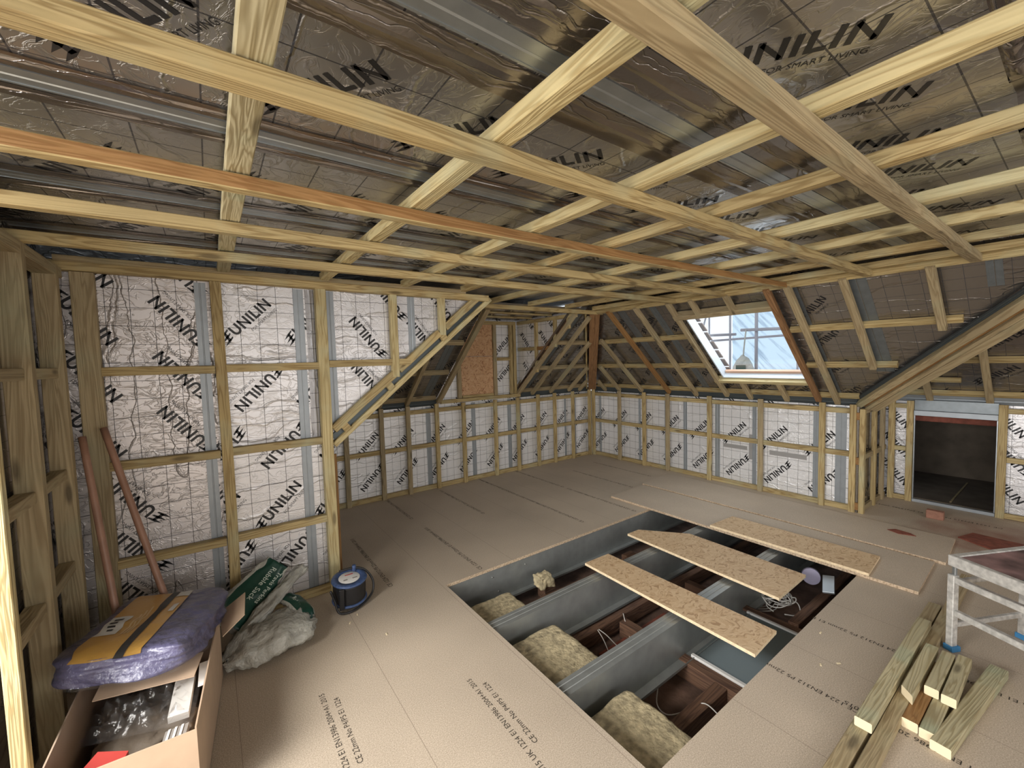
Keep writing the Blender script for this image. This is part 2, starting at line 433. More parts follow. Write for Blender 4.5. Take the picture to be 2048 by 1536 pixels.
def box_mesh(bm, x0, x1, y0, y1, z0, z1, mi=0, bev=0.0):
    vs = [bm.verts.new((x, y, z)) for x in (x0, x1) for y in (y0, y1) for z in (z0, z1)]
    fs = []
    for idx in ((0, 1, 3, 2), (4, 6, 7, 5), (0, 4, 5, 1), (2, 3, 7, 6), (0, 2, 6, 4), (1, 5, 7, 3)):
        f = bm.faces.new([vs[i] for i in idx]); f.material_index = mi; fs.append(f)
    if bev:
        es = set(e for f in fs for e in f.edges)
        bmesh.ops.bevel(bm, geom=list(es), offset=bev, segments=1, affect='EDGES', profile=0.5)


def finish(bm, name):
    bmesh.ops.recalc_face_normals(bm, faces=bm.faces[:])
    me = bpy.data.meshes.new(name)
    bm.to_mesh(me); bm.free()
    return me


def box(name, lo, hi, mat, parent=None, bev=0.002, origin=None):
    """axis aligned box, object origin at its own base centre"""
    lo, hi = V(lo), V(hi)
    c = V(((lo.x + hi.x) / 2, (lo.y + hi.y) / 2, lo.z)) if origin is None else V(origin)
    bm = bmesh.new()
    box_mesh(bm, lo.x - c.x, hi.x - c.x, lo.y - c.y, hi.y - c.y, lo.z - c.z, hi.z - c.z, 0, bev)
    o = link(name, finish(bm, name), mat, parent)
    if parent is None:
        o.location = c
    else:
        o.location = c
    return o


def timber(name, p0, p1, nrm, w, d, mat, label=None, cat=None, group=None, kind=None, parent=None, wob=0.0015, endmat=None, skew=0.0):
    """length of sawn wood: p0-p1 is the centre line of the face that looks along nrm"""
    p0, p1 = V(p0), V(p1)
    Ln = (p1 - p0).length
    mt = frame(p0, p1 - p0, nrm)
    n = max(1, int(Ln / 0.22))
    ch = min(0.003, w * 0.12)
    prof = [(-w / 2 + ch, 0), (w / 2 - ch, 0), (w / 2, -ch), (w / 2, -d + ch), (w / 2 - ch, -d), (-w / 2 + ch, -d), (-w / 2, -d + ch), (-w / 2, -ch)]
    bm = bmesh.new(); rings = []
    rnd = random.Random(int(abs(p0.x * 131 + p0.y * 517 + p0.z * 71) * 1000) % 99991)
    a1, a2 = rnd.uniform(0, 6), rnd.uniform(0, 6)
    for i in range(n + 1):
        t = i / n
        env = math.sin(math.pi * t)
        oy = env * wob * math.sin(a1 + 3 * t); oz = env * wob * 0.5 * math.sin(a2 + 4 * t)
        ring = []
        for (y, z) in prof:
            sk = skew * (y / w) if i == n else 0
            ring.append(bm.verts.new((Ln * t + sk, y + oy, z + oz)))
        rings.append(ring)
    for i in range(n):
        for k in range(8):
            bm.faces.new((rings[i][k], rings[i + 1][k], rings[i + 1][(k + 1) % 8], rings[i][(k + 1) % 8]))
    f0 = bm.faces.new(rings[0]); f1 = bm.faces.new(rings[-1][::-1])
    mats = [mat]
    if endmat:
        mats.append(endmat); f0.material_index = 1; f1.material_index = 1
    o = link(name, finish(bm, name), mats, parent)
    o.matrix_world = mt
    return tag(o, label, cat, group, kind)


def tube(name, pts, r, mat, parent=None, seg=8, closed=False, sub=6):
    pts = [V(p) for p in pts]
    P = []
    n = len(pts)
    rng = range(n if closed else n - 1)
    for i in rng:
        p0 = pts[(i - 1) % n] if (closed or i > 0) else pts[0] * 2 - pts[1]
        p1, p2 = pts[i], pts[(i + 1) % n]
        p3 = pts[(i + 2) % n] if (closed or i + 2 < n) else pts[-1] * 2 - pts[-2]
        for k in range(sub):
            t = k / sub
            P.append(0.5 * ((2 * p1) + (p2 - p0) * t + (2 * p0 - 5 * p1 + 4 * p2 - p3) * t * t + (3 * p1 - p0 - 3 * p2 + p3) * t ** 3))
    if not closed:
        P.append(pts[-1])
    base = P[0].copy()
    bm = bmesh.new(); rings = []
    up = V((0, 0, 1))
    for i, p in enumerate(P):
        if closed:
            d = P[(i + 1) % len(P)] - P[i - 1]
        else:
            d = P[min(i + 1, len(P) - 1)] - P[max(i - 1, 0)]
        if d.length < 1e-7: d = V((1, 0, 0))
        d.normalize()
        a = d.cross(up)
        if a.length < 0.1: a = d.cross(V((1, 0, 0)))
        a.normalize(); c = a.cross(d)
        rings.append([bm.verts.new(p - base + (a * math.cos(q) + c * math.sin(q)) * r) for q in (2 * math.pi * k / seg for k in range(seg))])
    m_ = len(rings)
    for i in range(m_ if closed else m_ - 1):
        for k in range(seg):
            f = bm.faces.new((rings[i][k], rings[(i + 1) % m_][k], rings[(i + 1) % m_][(k + 1) % seg], rings[i][(k + 1) % seg])); f.smooth = True
    if not closed:
        bm.faces.new(rings[0]); bm.faces.new(rings[-1])
    o = link(name, finish(bm, name), mat, parent)
    o.location = base
    return o


# --- printing: glyph polygons in units of cap height, clipped to the board they are printed on


def quad(a, b_, c, d):
    return [[a, b_, c], [a, c, d]]


def glyphs():
    T = []
    s = 0.21
    x = 0.0
    def bar(x0):
        return quad((x0, 0), (x0 + s, 0), (x0 + s, 1), (x0, 1))
    # U
    w = 0.82
    T += quad((x, .38), (x + s, .38), (x + s, 1), (x, 1)) + quad((x + w - s, .38), (x + w, .38), (x + w, 1), (x + w - s, 1))
    cx, cy, R, r = x + w / 2, .40, w / 2, w / 2 - s
    for k in range(8):
        a0, a1 = math.pi + math.pi * k / 8, math.pi + math.pi * (k + 1) / 8
        T += quad((cx + r * math.cos(a0), cy + r * math.sin(a0)), (cx + R * math.cos(a0), cy + R * math.sin(a0)),
                  (cx + R * math.cos(a1), cy + R * math.sin(a1)), (cx + r * math.cos(a1), cy + r * math.sin(a1)))
    x += w + .16
    for ch in 'NILIN':
        if ch == 'N':
            w = 0.86
            T += bar(x) + bar(x + w - s) + quad((x + s * .6, 1), (x + s * .2, .85), (x + w - s * .6, 0), (x + w - s * .2, .15))
            x += w + .17
        elif ch == 'I':
            T += bar(x); x += s + .17
        else:
            T += bar(x) + quad((x + s, 0), (x + .6, 0), (x + .6, .2), (x + s, .2)); x += .6 + .1
    total = x - .17
    # three leaf strokes in front of the word
    for k in range(3):
        v0 = -0.02 + 0.36 * k; u0 = -0.22 - 0.05 * k
        u0 = -0.30 + 0.09 * k; v0 = -0.03 + 0.37 * k
        leaf = [(u0 - 1.05, v0 - .02), (u0 - .50, v0 - .01), (u0 + .02, v0 + .14), (u0 + .08, v0 + .27), (u0 - .50, v0 + .20)]
        T += [[leaf[0], leaf[i], leaf[i + 1]] for i in range(1, 4)]
        if k < 2:
            T += quad((u0 - .52, v0 + .1), (u0 - .22, v0 + .1), (u0 - .20, v0 + .5), (u0 - .38, v0 + .5))
    return T, total


GL, GW = glyphs()


def font_tris(text, size):
    cu = bpy.data.curves.new('lettering', 'FONT')
    cu.body = text; cu.size = size; cu.resolution_u = 2
    ob = bpy.data.objects.new('lettering', cu)
    me = bpy.data.meshes.new_from_object(ob)
    me.calc_loop_triangles()
    tris = [[(me.vertices[i].co.x, me.vertices[i].co.y) for i in t.vertices] for t in me.loop_triangles]
    bpy.data.objects.remove(ob); bpy.data.curves.remove(cu); bpy.data.meshes.remove(me)
    return tris


SLOGAN = [[(x, y - 0.62) for x, y in t] for t in font_tris('FOR SMART LIVING', 0.40)]
_sw = max(x for t in SLOGAN for x, y in t)
SLOGAN = [[(x * 3.0 / _sw + GW - 3.0, y) for x, y in t] for t in SLOGAN]
FULL = GL + SLOGAN


def clip(poly, conv):
    out = list(poly)
    n = len(conv)
    for i in range(n):
        ax, ay = conv[i]; bx, by = conv[(i + 1) % n]
        inp, out = out, []
        if not inp: break
        def side(p): return (bx - ax) * (p[1] - ay) - (by - ay) * (p[0] - ax)
        for j in range(len(inp)):
            p, q = inp[j - 1], inp[j]
            sp, sq = side(p), side(q)
            if (sp >= 0) != (sq >= 0):
                t = sp / (sp - sq)
                out.append((p[0] + (q[0] - p[0]) * t, p[1] + (q[1] - p[1]) * t))
            if sq >= 0: out.append(q)
    return out


def ccw(p):
    a = sum(p[i][0] * p[(i + 1) % len(p)][1] - p[(i + 1) % len(p)][0] * p[i][1] for i in range(len(p)))
    return p if a > 0 else p[::-1]


def stamp(tris, cap, ang, at):
    c, s = math.cos(math.radians(ang)) * cap, math.sin(math.radians(ang)) * cap
    return [[(at[0] + x * c - y * s, at[1] + x * s + y * c) for x, y in t] for t in tris]


def lattice(poly, ang=45, pu=.40, pv=.36, u0=0., v0=0., cap=.0645, flip=True, tris=None, only=None):
    """prints repeat over the board; every other row is turned round"""
    us = [p[0] for p in poly]; vs = [p[1] for p in poly]
    out = []
    half = GW * cap / 2
    for j in range(int((min(vs) - v0) / pv) - 2, int((max(vs) - v0) / pv) + 3):
        for i in range(int((min(us) - u0) / pu) - 2, int((max(us) - u0) / pu) + 3):
            a = ang + (180 if (flip and j % 2) else 0)
            cx, cy = u0 + i * pu + (0.5 * pu * 0 if j % 2 else 0), v0 + j * pv
            r = math.radians(a)
            at = (cx - math.cos(r) * half + math.sin(r) * cap / 2, cy - math.sin(r) * half - math.cos(r) * cap / 2)
            out += stamp(tris or FULL, cap, a, at)
    return out


def centred(rows, cap=.0645):
    out = []
    for u, v, a in rows:
        r = math.radians(a); half = GW * cap / 2
        out += stamp(FULL, cap, a, (u - math.cos(r) * half + math.sin(r) * cap / 2, v - math.sin(r) * half - math.cos(r) * cap / 2))
    return out


def board(name, origin, U, Vv, polys, mat, prints=None, thick=0.03, kind='structure', label=None, cat=None, parent=None, uvoff=(0, 0)):
    """one flat foil-faced surface made of convex polygons (u,v in metres) with its printed ink"""
    U, Vv = V(U).normalized(), V(Vv).normalized()
    Nn = U.cross(Vv)
    bm = bmesh.new(); uvl = bm.loops.layers.uv.new('UVMap')
    def add(pts, mi, lift):
        vs = [bm.verts.new(U * p[0] + Vv * p[1] + Nn * lift) for p in pts]
        try:
            f = bm.faces.new(vs)
        except ValueError:
            return
        f.material_index = mi
        for l, p in zip(f.loops, pts):
            l[uvl].uv = (p[0] + uvoff[0], p[1] + uvoff[1])
    for poly in polys:
        poly = ccw(poly)
        add(poly, 0, 0.0)
        add(poly[::-1], 0, -thick)
        n = len(poly)
        for i in range(n):
            a, b_ = poly[i], poly[(i + 1) % n]
            vs = [bm.verts.new(U * p[0] + Vv * p[1] + Nn * z) for p, z in ((a, -thick), (b_, -thick), (b_, 0), (a, 0))]
            f = bm.faces.new(vs)
            for l in f.loops: l[uvl].uv = (0.05, 0.05)
        if prints:
            for t in prints(poly):
                c = clip(t, poly)
                if len(c) >= 3:
                    area_ = abs(sum(c[i][0] * c[(i + 1) % len(c)][1] - c[(i + 1) % len(c)][0] * c[i][1] for i in range(len(c))))
                    if area_ > 1e-8:
                        add(ccw(c), 1, 0.0007)
    me = bpy.data.meshes.new(name); bm.to_mesh(me); bm.free()
    o = link(name, me, [mat, M['ink']], parent)
    o.location = origin
    return tag(o, label, cat, None, kind)


def strip(name, p0, p1, nrm, w, mat, label, cat, group=None, lip=0.006, thick=0.012, parent=None):
    """cold rolled steel section: flat face with two folded lips and a centre groove"""
    p0, p1 = V(p0), V(p1)
    Ln = (p1 - p0).length
    h = w / 2
    prof = [(-h, -thick), (-h, 0), (-h + lip, 0), (-h + lip, -.0015), (-.004, -.0015), (0, -.004), (.004, -.0015), (h - lip, -.0015), (h - lip, 0), (h, 0), (h, -thick)]
    bm = bmesh.new()
    A = [bm.verts.new((0, y, z)) for y, z in prof]; B = [bm.verts.new((Ln, y, z)) for y, z in prof]
    for k in range(len(prof)):
        j = (k + 1) % len(prof)
        bm.faces.new((A[k], B[k], B[j], A[j]))
    bm.faces.new(A); bm.faces.new(B[::-1])
    o = link(name, finish(bm, name), mat, parent)
    o.matrix_world = frame(p0, p1 - p0, nrm)
    return tag(o, label, cat, group)


def tapeband(name, p0, p1, nrm, w, label, mat=None):
    p0, p1 = V(p0), V(p1)
    Ln = (p1 - p0).length
    rnd = random.Random(int(p0.y * 1000) + int(p0.x * 77))
    bm = bmesh.new(); uvl = bm.loops.layers.uv.new('UVMap')
    n = max(2, int(Ln / .12)); rows = [-.5, -.18, -.02, .15, .5]
    G = []
    for i in range(n + 1):
        rr = []
        for k, q in enumerate(rows):
            z = 0.004 if k in (2,) else 0.0
            rr.append(bm.verts.new((Ln * i / n, q * w + (rnd.uniform(-.004, .004)), z + rnd.uniform(0, .0012))))
        G.append(rr)
    for i in range(n):
        for k in range(len(rows) - 1):
            f = bm.faces.new((G[i][k], G[i + 1][k], G[i + 1][k + 1], G[i][k + 1]))
            for l in f.loops: l[uvl].uv = (l.vert.co.x, l.vert.co.y + p0.y)
    bmesh.ops.solidify(bm, geom=bm.faces[:], thickness=0.0015)
    o = link(name, finish(bm, name), mat or M['tape'])
    o.matrix_world = frame(p0, p1 - p0, nrm)
    return tag(o, label, 'foil tape', 'foil joint tape on the ceiling')


ORD = ['first', 'second', 'third', 'fourth', 'fifth', 'sixth', 'seventh', 'eighth', 'ninth', 'tenth', 'eleventh', 'twelfth']

# ------------------------------------------------------------------ pitch of the roof
PA = math.radians(40.5)
TP, CP, SP = math.tan(PA), math.cos(PA), math.sin(PA)
ZR = 1.045            # height of the rafters' faces above the low walls
NR = V((SP, 0, -CP))  # slope above the window-side wall looks down into the room
NL = V((0, SP, -CP))
ZC = 2.19             # foil of the ceiling
off2, off3 = 0.045, 0.088


def R_(y, x, o=0.0, base=0.0):
    """point on the face of the window-side slope at plan (x, y), pushed o behind it"""
    return V((base + x, y, ZR + TP * x)) - NR * o


def L_(x, y, o=0.0):
    return V((x, y, ZR + TP * y)) - NL * o


# ------------------------------------------------------------------ floor
HX0, HX1, HY0, HY1 = 1.20, 3.715, 2.10, 3.79


def floor_mesh():
    t = 0.022
    bm = bmesh.new()
    X = [-0.95, HX0, HX1, 8.5]; Y = [-0.1, HY0, HY1, 8.0]
    for i in range(3):
        for j in range(3):
            if i == 1 and j == 1: continue
            x0, x1, y0, y1 = X[i], X[i + 1], Y[j], Y[j + 1]
            for z, rev in ((0, False), (-t, True)):
                vs = [bm.verts.new(p) for p in ((x0, y0, z), (x1, y0, z), (x1, y1, z), (x0, y1, z))]
                bm.faces.new(vs[::-1] if rev else vs)
    for a, b_ in (((HX0, HY0), (HX1, HY0)), ((HX1, HY0), (HX1, HY1)), ((HX1, HY1), (HX0, HY1)), ((HX0, HY1), (HX0, HY0))):
        f = bm.faces.new([bm.verts.new((a[0], a[1], 0)), bm.verts.new((b_[0], b_[1], 0)), bm.verts.new((b_[0], b_[1], -t)), bm.verts.new((a[0], a[1], -t))])
        f.material_index = 2
    # printed lines, reading back towards the knee wall
    l1 = font_tris('2015 UK 1224 E1 EN13986 2004+A1 2015', 0.034)
    l2 = font_tris('CE 22mm No P4/P5 E1 1224', 0.034)
    lone = font_tris('CE 1224 EN312 P5 22mm E1 EN13986 2004+A1 2015', 0.036)
    def put(tris, x, ystart, k=1.0):
        for t_ in tris:
            pts = [(x + y * k, ystart - xx * k) for xx, y in t_]
            if all(HX0 < p[0] < HX1 and HY0 < p[1] < HY1 for p in pts): continue
            f = bm.faces.new([bm.verts.new((p[0], p[1], 0.0006)) for p in pts]); f.material_index = 1
    put(l1, 4.015, 3.55); put(l2, 3.965, 3.42)
    put(l1, 4.615, 3.20); put(l2, 4.565, 3.07)
    for x, ys in ((4.01, 1.88), (3.40, .78), (3.39, 2.07), (2.77, 1.12), (2.16, 1.92), (2.16, .9), (1.56, 2.06), (1.56, 1.0), (.95, 1.54), (.40, 1.4), (.95, 3.2), (-.45, 4.3)):
        put(lone, x, ys, 1.25)
    for x, ys in ((2.17, 4.24), (2.775, 4.16), (2.755, 4.9), (2.17, 4.95), (3.4, 5.0)):
        put(lone, x, ys, 1.0)
    me = bpy.data.meshes.new('floor'); bm.to_mesh(me); bm.free()
    return me


tag(link('floor', floor_mesh(), [M['chip'], M['ink_floor'], M['chip_edge']]),
    'brown chipboard floor with rows of printed lettering and a large open hatch', 'floor', kind='structure')

# ------------------------------------------------------------------ walls, slopes, ceiling (the setting)
def pr(**k):
    return lambda poly: lattice(poly, **k)


EX = 5.60
# wall under the roof window, x = 0 side, foil face 50 mm behind the battens
board('wall_right', (-0.05, 0, 0), (0, 1, 0), (0, 0, 1), [[(-.05, 0), (3.40, 0), (3.40, 1.02), (-.05, 1.02)]], M['foil_knee'],
      pr(ang=45, pu=.43, pv=.43, u0=2.25, v0=.64), label='low foil-faced wall printed in black under the roof window', cat='wall')
board('wall_back', (0, -0.05, 0), (-1, 0, 0), (0, 0, 1), [[(-4.4, 0), (.05, 0), (.05, 1.02), (-4.4, 1.02)]], M['foil_knee'],
      pr(ang=46, pu=.42, pv=.42, u0=-.2, v0=.66), label='long low foil-faced wall printed in black below the boarded opening', cat='wall')
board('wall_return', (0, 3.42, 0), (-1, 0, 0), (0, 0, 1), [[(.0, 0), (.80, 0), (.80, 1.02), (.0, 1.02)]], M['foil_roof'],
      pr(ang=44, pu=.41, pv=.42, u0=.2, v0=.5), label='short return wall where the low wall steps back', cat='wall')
board('wall_recess', (-0.83, 0, 0), (0, 1, 0), (0, 0, 1),
      [[(3.42, 0), (3.66, 0), (3.66, 1.02), (3.42, 1.02)], [(4.22, 0), (8., 0), (8., 1.02), (4.22, 1.02)]],
      M['foil_wall'], pr(ang=-50, pu=.38, pv=.30, u0=3.52, v0=.26), label='set-back foil-faced wall either side of the dark hatch', cat='wall')
# partition on the left with a raking end
PY = 1.68
board('wall_left', (0, PY - .06, 0), (-1, 0, 0), (0, 0, 1),
      [[(-4.945, 0), (-4.36, 0), (-4.36, 2.1), (-4.945, 2.1)], [(-4.36, 1.03), (-3.05, 2.1), (-4.36, 2.1)]], M['foil_wall'],
      lambda poly: (centred([(u0_ + i * .345, v, a) for v, u0_, a in ((1.87, -4.745, 45), (1.40, -4.74, 225), (1.02, -4.62, 225), (.68, -4.63, 45), (.30, -4.60, 225)) for i in (-2, -1, 0, 1, 2)]) if min(p[0] for p in poly) < -4.5
                    else centred([(-4.045, 1.77, 129), (-4.045, 1.44, 129), (-3.88, 2.05, 129), (-3.62, 1.77, 129), (-3.45, 2.02, 129)])),
      label='foil-faced partition with a raking end', cat='wall')
board('wall_left_crumpled', (0, PY - .06, 0), (-1, 0, 0), (0, 0, 1), [[(-5.62, 0), (-4.945, 0), (-4.945, 2.1), (-5.62, 2.1)]], M['foil_crumpled'],
      lambda poly: centred([(-5.115, 1.847 - .31 * i, 129) for i in range(-1, 3)] + [(-5.465, 1.82 - .305 * i, -52) for i in range(-1, 3)] + [(-5.365, .86 - .28 * i, 129) for i in range(4)] + [(-4.90, 1.02 - .29 * i, 129) for i in range(4)]),
      label='crumpled foil-faced end of the partition', cat='wall')
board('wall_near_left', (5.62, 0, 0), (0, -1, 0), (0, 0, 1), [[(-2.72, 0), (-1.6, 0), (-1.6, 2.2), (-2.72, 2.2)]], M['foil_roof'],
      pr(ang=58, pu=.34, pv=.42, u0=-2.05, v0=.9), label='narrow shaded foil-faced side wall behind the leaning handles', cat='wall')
# closing walls that the photo does not show
def plain(name, lo, hi, mat, label):
    o = box(name, lo, hi, mat, bev=0)
    return tag(o, label, 'wall', kind='structure')


plain('wall_stair', (5.66, 2.55, 0), (8.5, 2.62, 2.3), M['grey_wall'], 'plain grey wall beside the stair')
plain('wall_east', (8.5, 2.5, 0), (8.6, 8.1, 2.3), M['grey_wall'], 'plain grey wall behind the viewer')
plain('wall_south', (-0.95, 8.0, 0), (8.6, 8.1, 2.3), M['grey_wall'], 'plain grey end wall behind the viewer')
plain('wall_outer_back', (2.6, -.16, .9), (5.76, -.10, 2.3), M['void'], 'hidden outer wall behind the partition')
plain('wall_outer_dormer', (1.40, -.16, .9), (2.6, -.10, 2.3), M['void'], 'hidden outer skin of the dormer')
plain('wall_outer_left', (5.70, -.16, 0), (5.76, 2.54, 2.3), M['void'], 'hidden outer wall at the left')
plain('wall_cupboard', (4.38, -0.05, 0), (4.43, PY - .1, 1.1), M['grey_wall'], 'hidden side wall behind the partition')

# slope with the window: (u along y, v up the slope)
OFF = off3
S = (1.27) / CP
WY0, WY1, WX0, WX1 = 2.235, 3.06, .245, 1.0
v0_, v1_ = WX0 / CP, WX1 / CP
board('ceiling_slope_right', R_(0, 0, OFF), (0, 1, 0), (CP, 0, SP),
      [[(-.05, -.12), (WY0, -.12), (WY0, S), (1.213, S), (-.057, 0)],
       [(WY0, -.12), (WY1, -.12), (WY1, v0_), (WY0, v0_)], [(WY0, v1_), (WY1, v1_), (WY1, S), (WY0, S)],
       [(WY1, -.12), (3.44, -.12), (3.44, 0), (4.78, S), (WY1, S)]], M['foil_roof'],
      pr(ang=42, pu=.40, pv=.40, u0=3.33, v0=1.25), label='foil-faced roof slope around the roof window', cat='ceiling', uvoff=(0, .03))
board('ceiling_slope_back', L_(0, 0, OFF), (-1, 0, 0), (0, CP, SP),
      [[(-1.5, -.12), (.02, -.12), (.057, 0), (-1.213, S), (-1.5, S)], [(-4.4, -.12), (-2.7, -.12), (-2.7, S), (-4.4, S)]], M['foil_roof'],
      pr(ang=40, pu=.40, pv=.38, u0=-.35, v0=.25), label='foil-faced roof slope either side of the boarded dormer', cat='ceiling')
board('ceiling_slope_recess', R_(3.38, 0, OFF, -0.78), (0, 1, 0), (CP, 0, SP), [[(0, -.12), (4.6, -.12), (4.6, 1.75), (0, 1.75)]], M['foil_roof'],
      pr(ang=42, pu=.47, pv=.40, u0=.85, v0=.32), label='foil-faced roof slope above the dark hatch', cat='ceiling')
# slope running down to the partition's raking end, and the cheek that closes the valley
board('ceiling_slope_left', (4.42, 0, 1.10), (0, -1, 0), (-CP, 0, SP), [[(.05, 0), (-PY + .1, 0), (-PY + .1, 1.6), (-1.3, 1.6)]], M['foil_roof'], label='hidden roof slope beyond the partition', cat='ceiling')
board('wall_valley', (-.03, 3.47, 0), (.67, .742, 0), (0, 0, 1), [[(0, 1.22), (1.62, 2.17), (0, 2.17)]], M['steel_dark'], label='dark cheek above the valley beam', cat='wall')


# dormer
board('wall_dormer', (0, -0.05, 0), (-1, 0, 0), (0, 0, 1), [[(-2.72, 1.02), (-1.46, 1.02), (-1.46, 2.18), (-2.72, 2.18)]], M['foil_knee'],
      pr(ang=44, pu=.42, pv=.40, u0=-1.67, v0=1.78), label='upright foil-faced dormer wall around the chipboard window cover', cat='wall')
board('wall_dormer_cheek', (1.455, 0, 0), (0, 1, 0), (0, 0, 1), [[(-0.05, 1.08), (1.24, 2.18), (-0.05, 2.18)]], M['foil_knee'],
      pr(ang=-52, pu=.40, pv=.36, u0=.20, v0=1.76), label='triangular foil-faced cheek of the dormer', cat='wall')
board('wall_dormer_cheek_left', (2.735, 0, 0), (0, -1, 0), (0, 0, 1), [[(0.05, 1.15), (-1.2, 2.18), (.05, 2.18)]], M['foil_knee'], label='hidden far cheek of the dormer', cat='wall')


# ceiling boards between the steel joists; each shows one row of print
def ceil_prints(poly):
    out = []
    cap = .067
    half = 0
    # v axis is world +x, u axis is world +y, board looks down
    rows = ((4.185, 4.005, .345, -36), (3.53, 5.12, .345, -36), (3.02, 5.20, .34, 144), (2.40, 5.12, .34, 144), (1.72, 5.10, .34, -36), (4.93, 4.0, .345, 144))
    for (u, v, pv, ang) in rows:
        for i in range(-8, 14):
            vv = v - i * pv
            out += stamp(FULL, cap, ang, (u, vv))
    return out


board('ceiling', (0, 0, ZC), (0, 1, 0), (1, 0, 0),
      [[(1.13, 1.13), (8.1, 1.13), (8.1, 8.6), (1.13, 8.6)], [(-.1, 1.44), (1.15, 1.44), (1.15, 8.6), (-.1, 8.6)], [(3.4, -.9), (8.1, -.9), (8.1, 1.15), (3.4, 1.15)]], M['foil_ceiling'], ceil_prints,
      label='flat ceiling of foil-faced insulation boards printed in black', cat='ceiling')
board('ceiling_dormer', (0, 0, 2.105), (0, 1, 0), (1, 0, 0), [[(-.06, 1.44), (1.2, 1.44), (1.2, 2.74), (-.06, 2.74)]], M['foil_roof'],
      pr(ang=30, u0=.4, v0=2.2), label='small flat foil-faced ceiling inside the dormer', cat='ceiling')

# ------------------------------------------------------------------ ceiling battens
G_LOW = 'long battens under the ceiling running towards the roof window'
lowb = [(4.27, 'pine_dull', 'broad dull brown ceiling batten nearest the viewer, crossing the top right', .052),
        (3.76, 'pine', 'knotty yellow ceiling batten crossing the middle of the ceiling', .052),
        (3.23, 'pine_orange', 'ceiling batten with an orange-stained side, ending beside the roof window', .045),
        (2.74, 'pine', 'yellow ceiling batten between the orange-stained one and the partition side', .045),
        (2.25, 'pine', 'yellow ceiling batten closest in front of the partition head', .045)]
for y, mt_, lab, w in lowb:
    x0 = 1.19
    o = timber('ceiling_batten', (x0, y, 2.07), (7.2 if y < 4 else 5.6, y, 2.07), (0, 0, -1), w, .044, M['pine'] if mt_ == 'pine_orange' else M[mt_], lab, 'batten', G_LOW, wob=.006)
    if mt_ == 'pine_orange':
        # the wide side that looks into the room carries the orange stain
        o.data.materials.append(M['pine_orange'])
        inv = o.matrix_world.to_3x3()
        for p in o.data.polygons:
            if (inv @ p.normal).y > .8: p.material_index = 1
timber('ceiling_batten', (1.0, 1.19, 2.07), (3.35, 1.19, 2.07), (0, 0, -1), .045, .044, M['pine'], 'ceiling batten along the head of the slope beside the boarded dormer', 'batten', G_LOW)
ups = [(4.87, .062, 'pine_green', 'broad green-tinted ceiling batten leftmost over the crumpled foil'),
       (4.32, .056, 'pine_pale', 'wavy-grained ceiling batten with a bitten edge left of centre'),
       (3.77, .05, 'pine_pale', 'pale cross batten third from the green-tinted one'),
       (3.27, .05, 'pine', 'yellow cross batten fourth from the green-tinted one'),
       (2.69, .05, 'pine_pale', 'pale cross batten fifth from the green-tinted one'),
       (2.19, .05, 'pine_pale', 'pale cross batten sixth from the green-tinted one'),
       (1.66, .05, 'pine', 'cross batten last but one before the slope with the roof window'),
       (1.22, .05, 'pine', 'cross batten along the head of the slope with the roof window')]
for x, w, mt_, lab in ups:
    y0 = PY + .02 if x > 3.2 else 1.2
    z = 2.117
    timber('cross_batten', (x, y0, z), (x, 7.4, z), (0, 0, -1), w, .045 if x != 4.87 else .03, M[mt_], lab, 'batten', 'cross battens fixed above the long ceiling battens', wob=.003)
# steel joists showing between the boards, taped both sides
for k, (y, lab) in enumerate(((4.0, ('wide bluish steel strip', 'wide bluish steel joist strip across the top of the ceiling')), (3.345, ('steel strip above the orange-stained batten', 'steel joist strip above the orange-stained batten')),
                              (2.68, ('steel strip between the plain left battens', 'steel joist strip between the two plain left battens')), (2.03, ('steel strip before the partition top', 'steel joist strip just in front of the partition top')), (4.66, ('steel strip over the viewer', 'steel joist strip above the viewer')))):
    strip('steel_joist', (1.25, y, ZC - .004), (7.5, y, ZC - .004), (0, 0, -1), .07, M['steel'], lab[1], 'steel joist', 'steel joists between the ceiling boards')
    tw = .11 if y == 4.0 else .055
    for sg, nm in ((-1, 'far'), (1, 'near')):
        yy = y + sg * (.04 + tw / 2)
        tapeband('foil_tape', (1.25, yy, ZC - .003), (7.5, yy, ZC - .003), (0, 0, -1), tw, 'foil tape along the %s edge of the %s' % (nm, lab[0]))
# crumpled foil patches at the top right
def crumple(name, p, U, Vv, su, sv, amp, mat, label, cat, n=26, seed=1):
    U, Vv = V(U).normalized(), V(Vv).normalized(); Nn = U.cross(Vv)
    bm = bmesh.new(); uvl = bm.loops.layers.uv.new('UVMap'); G = []
    for i in range(n + 1):
        row = []
        for j in range(n + 1):
            a, b_ = i / n, j / n
            e = min(a, 1 - a, b_, 1 - b_) * 6; e = min(1, e)
            q = V((a * 7 * su / .2 + seed * 9, b_ * 7 * sv / .2, seed))
            h = (noise.noise(q) * .6 + (1 - abs(noise.noise(q * .6)) * 3) * .5) * amp * e
            row.append(bm.verts.new(U * (a - .5) * su + Vv * (b_ - .5) * sv + Nn * (0.002 + max(0, h))))
        G.append(row)
    for i in range(n):
        for j in range(n):
            f = bm.faces.new((G[i][j], G[i + 1][j], G[i + 1][j + 1], G[i][j + 1])); f.smooth = True
            for l in f.loops: l[uvl].uv = (l.vert.co.dot(U), l.vert.co.dot(Vv))
    bmesh.ops.solidify(bm, geom=bm.faces[:], thickness=0.001)
    o = link(name, finish(bm, name), mat); o.location = p
    return tag(o, label, cat)


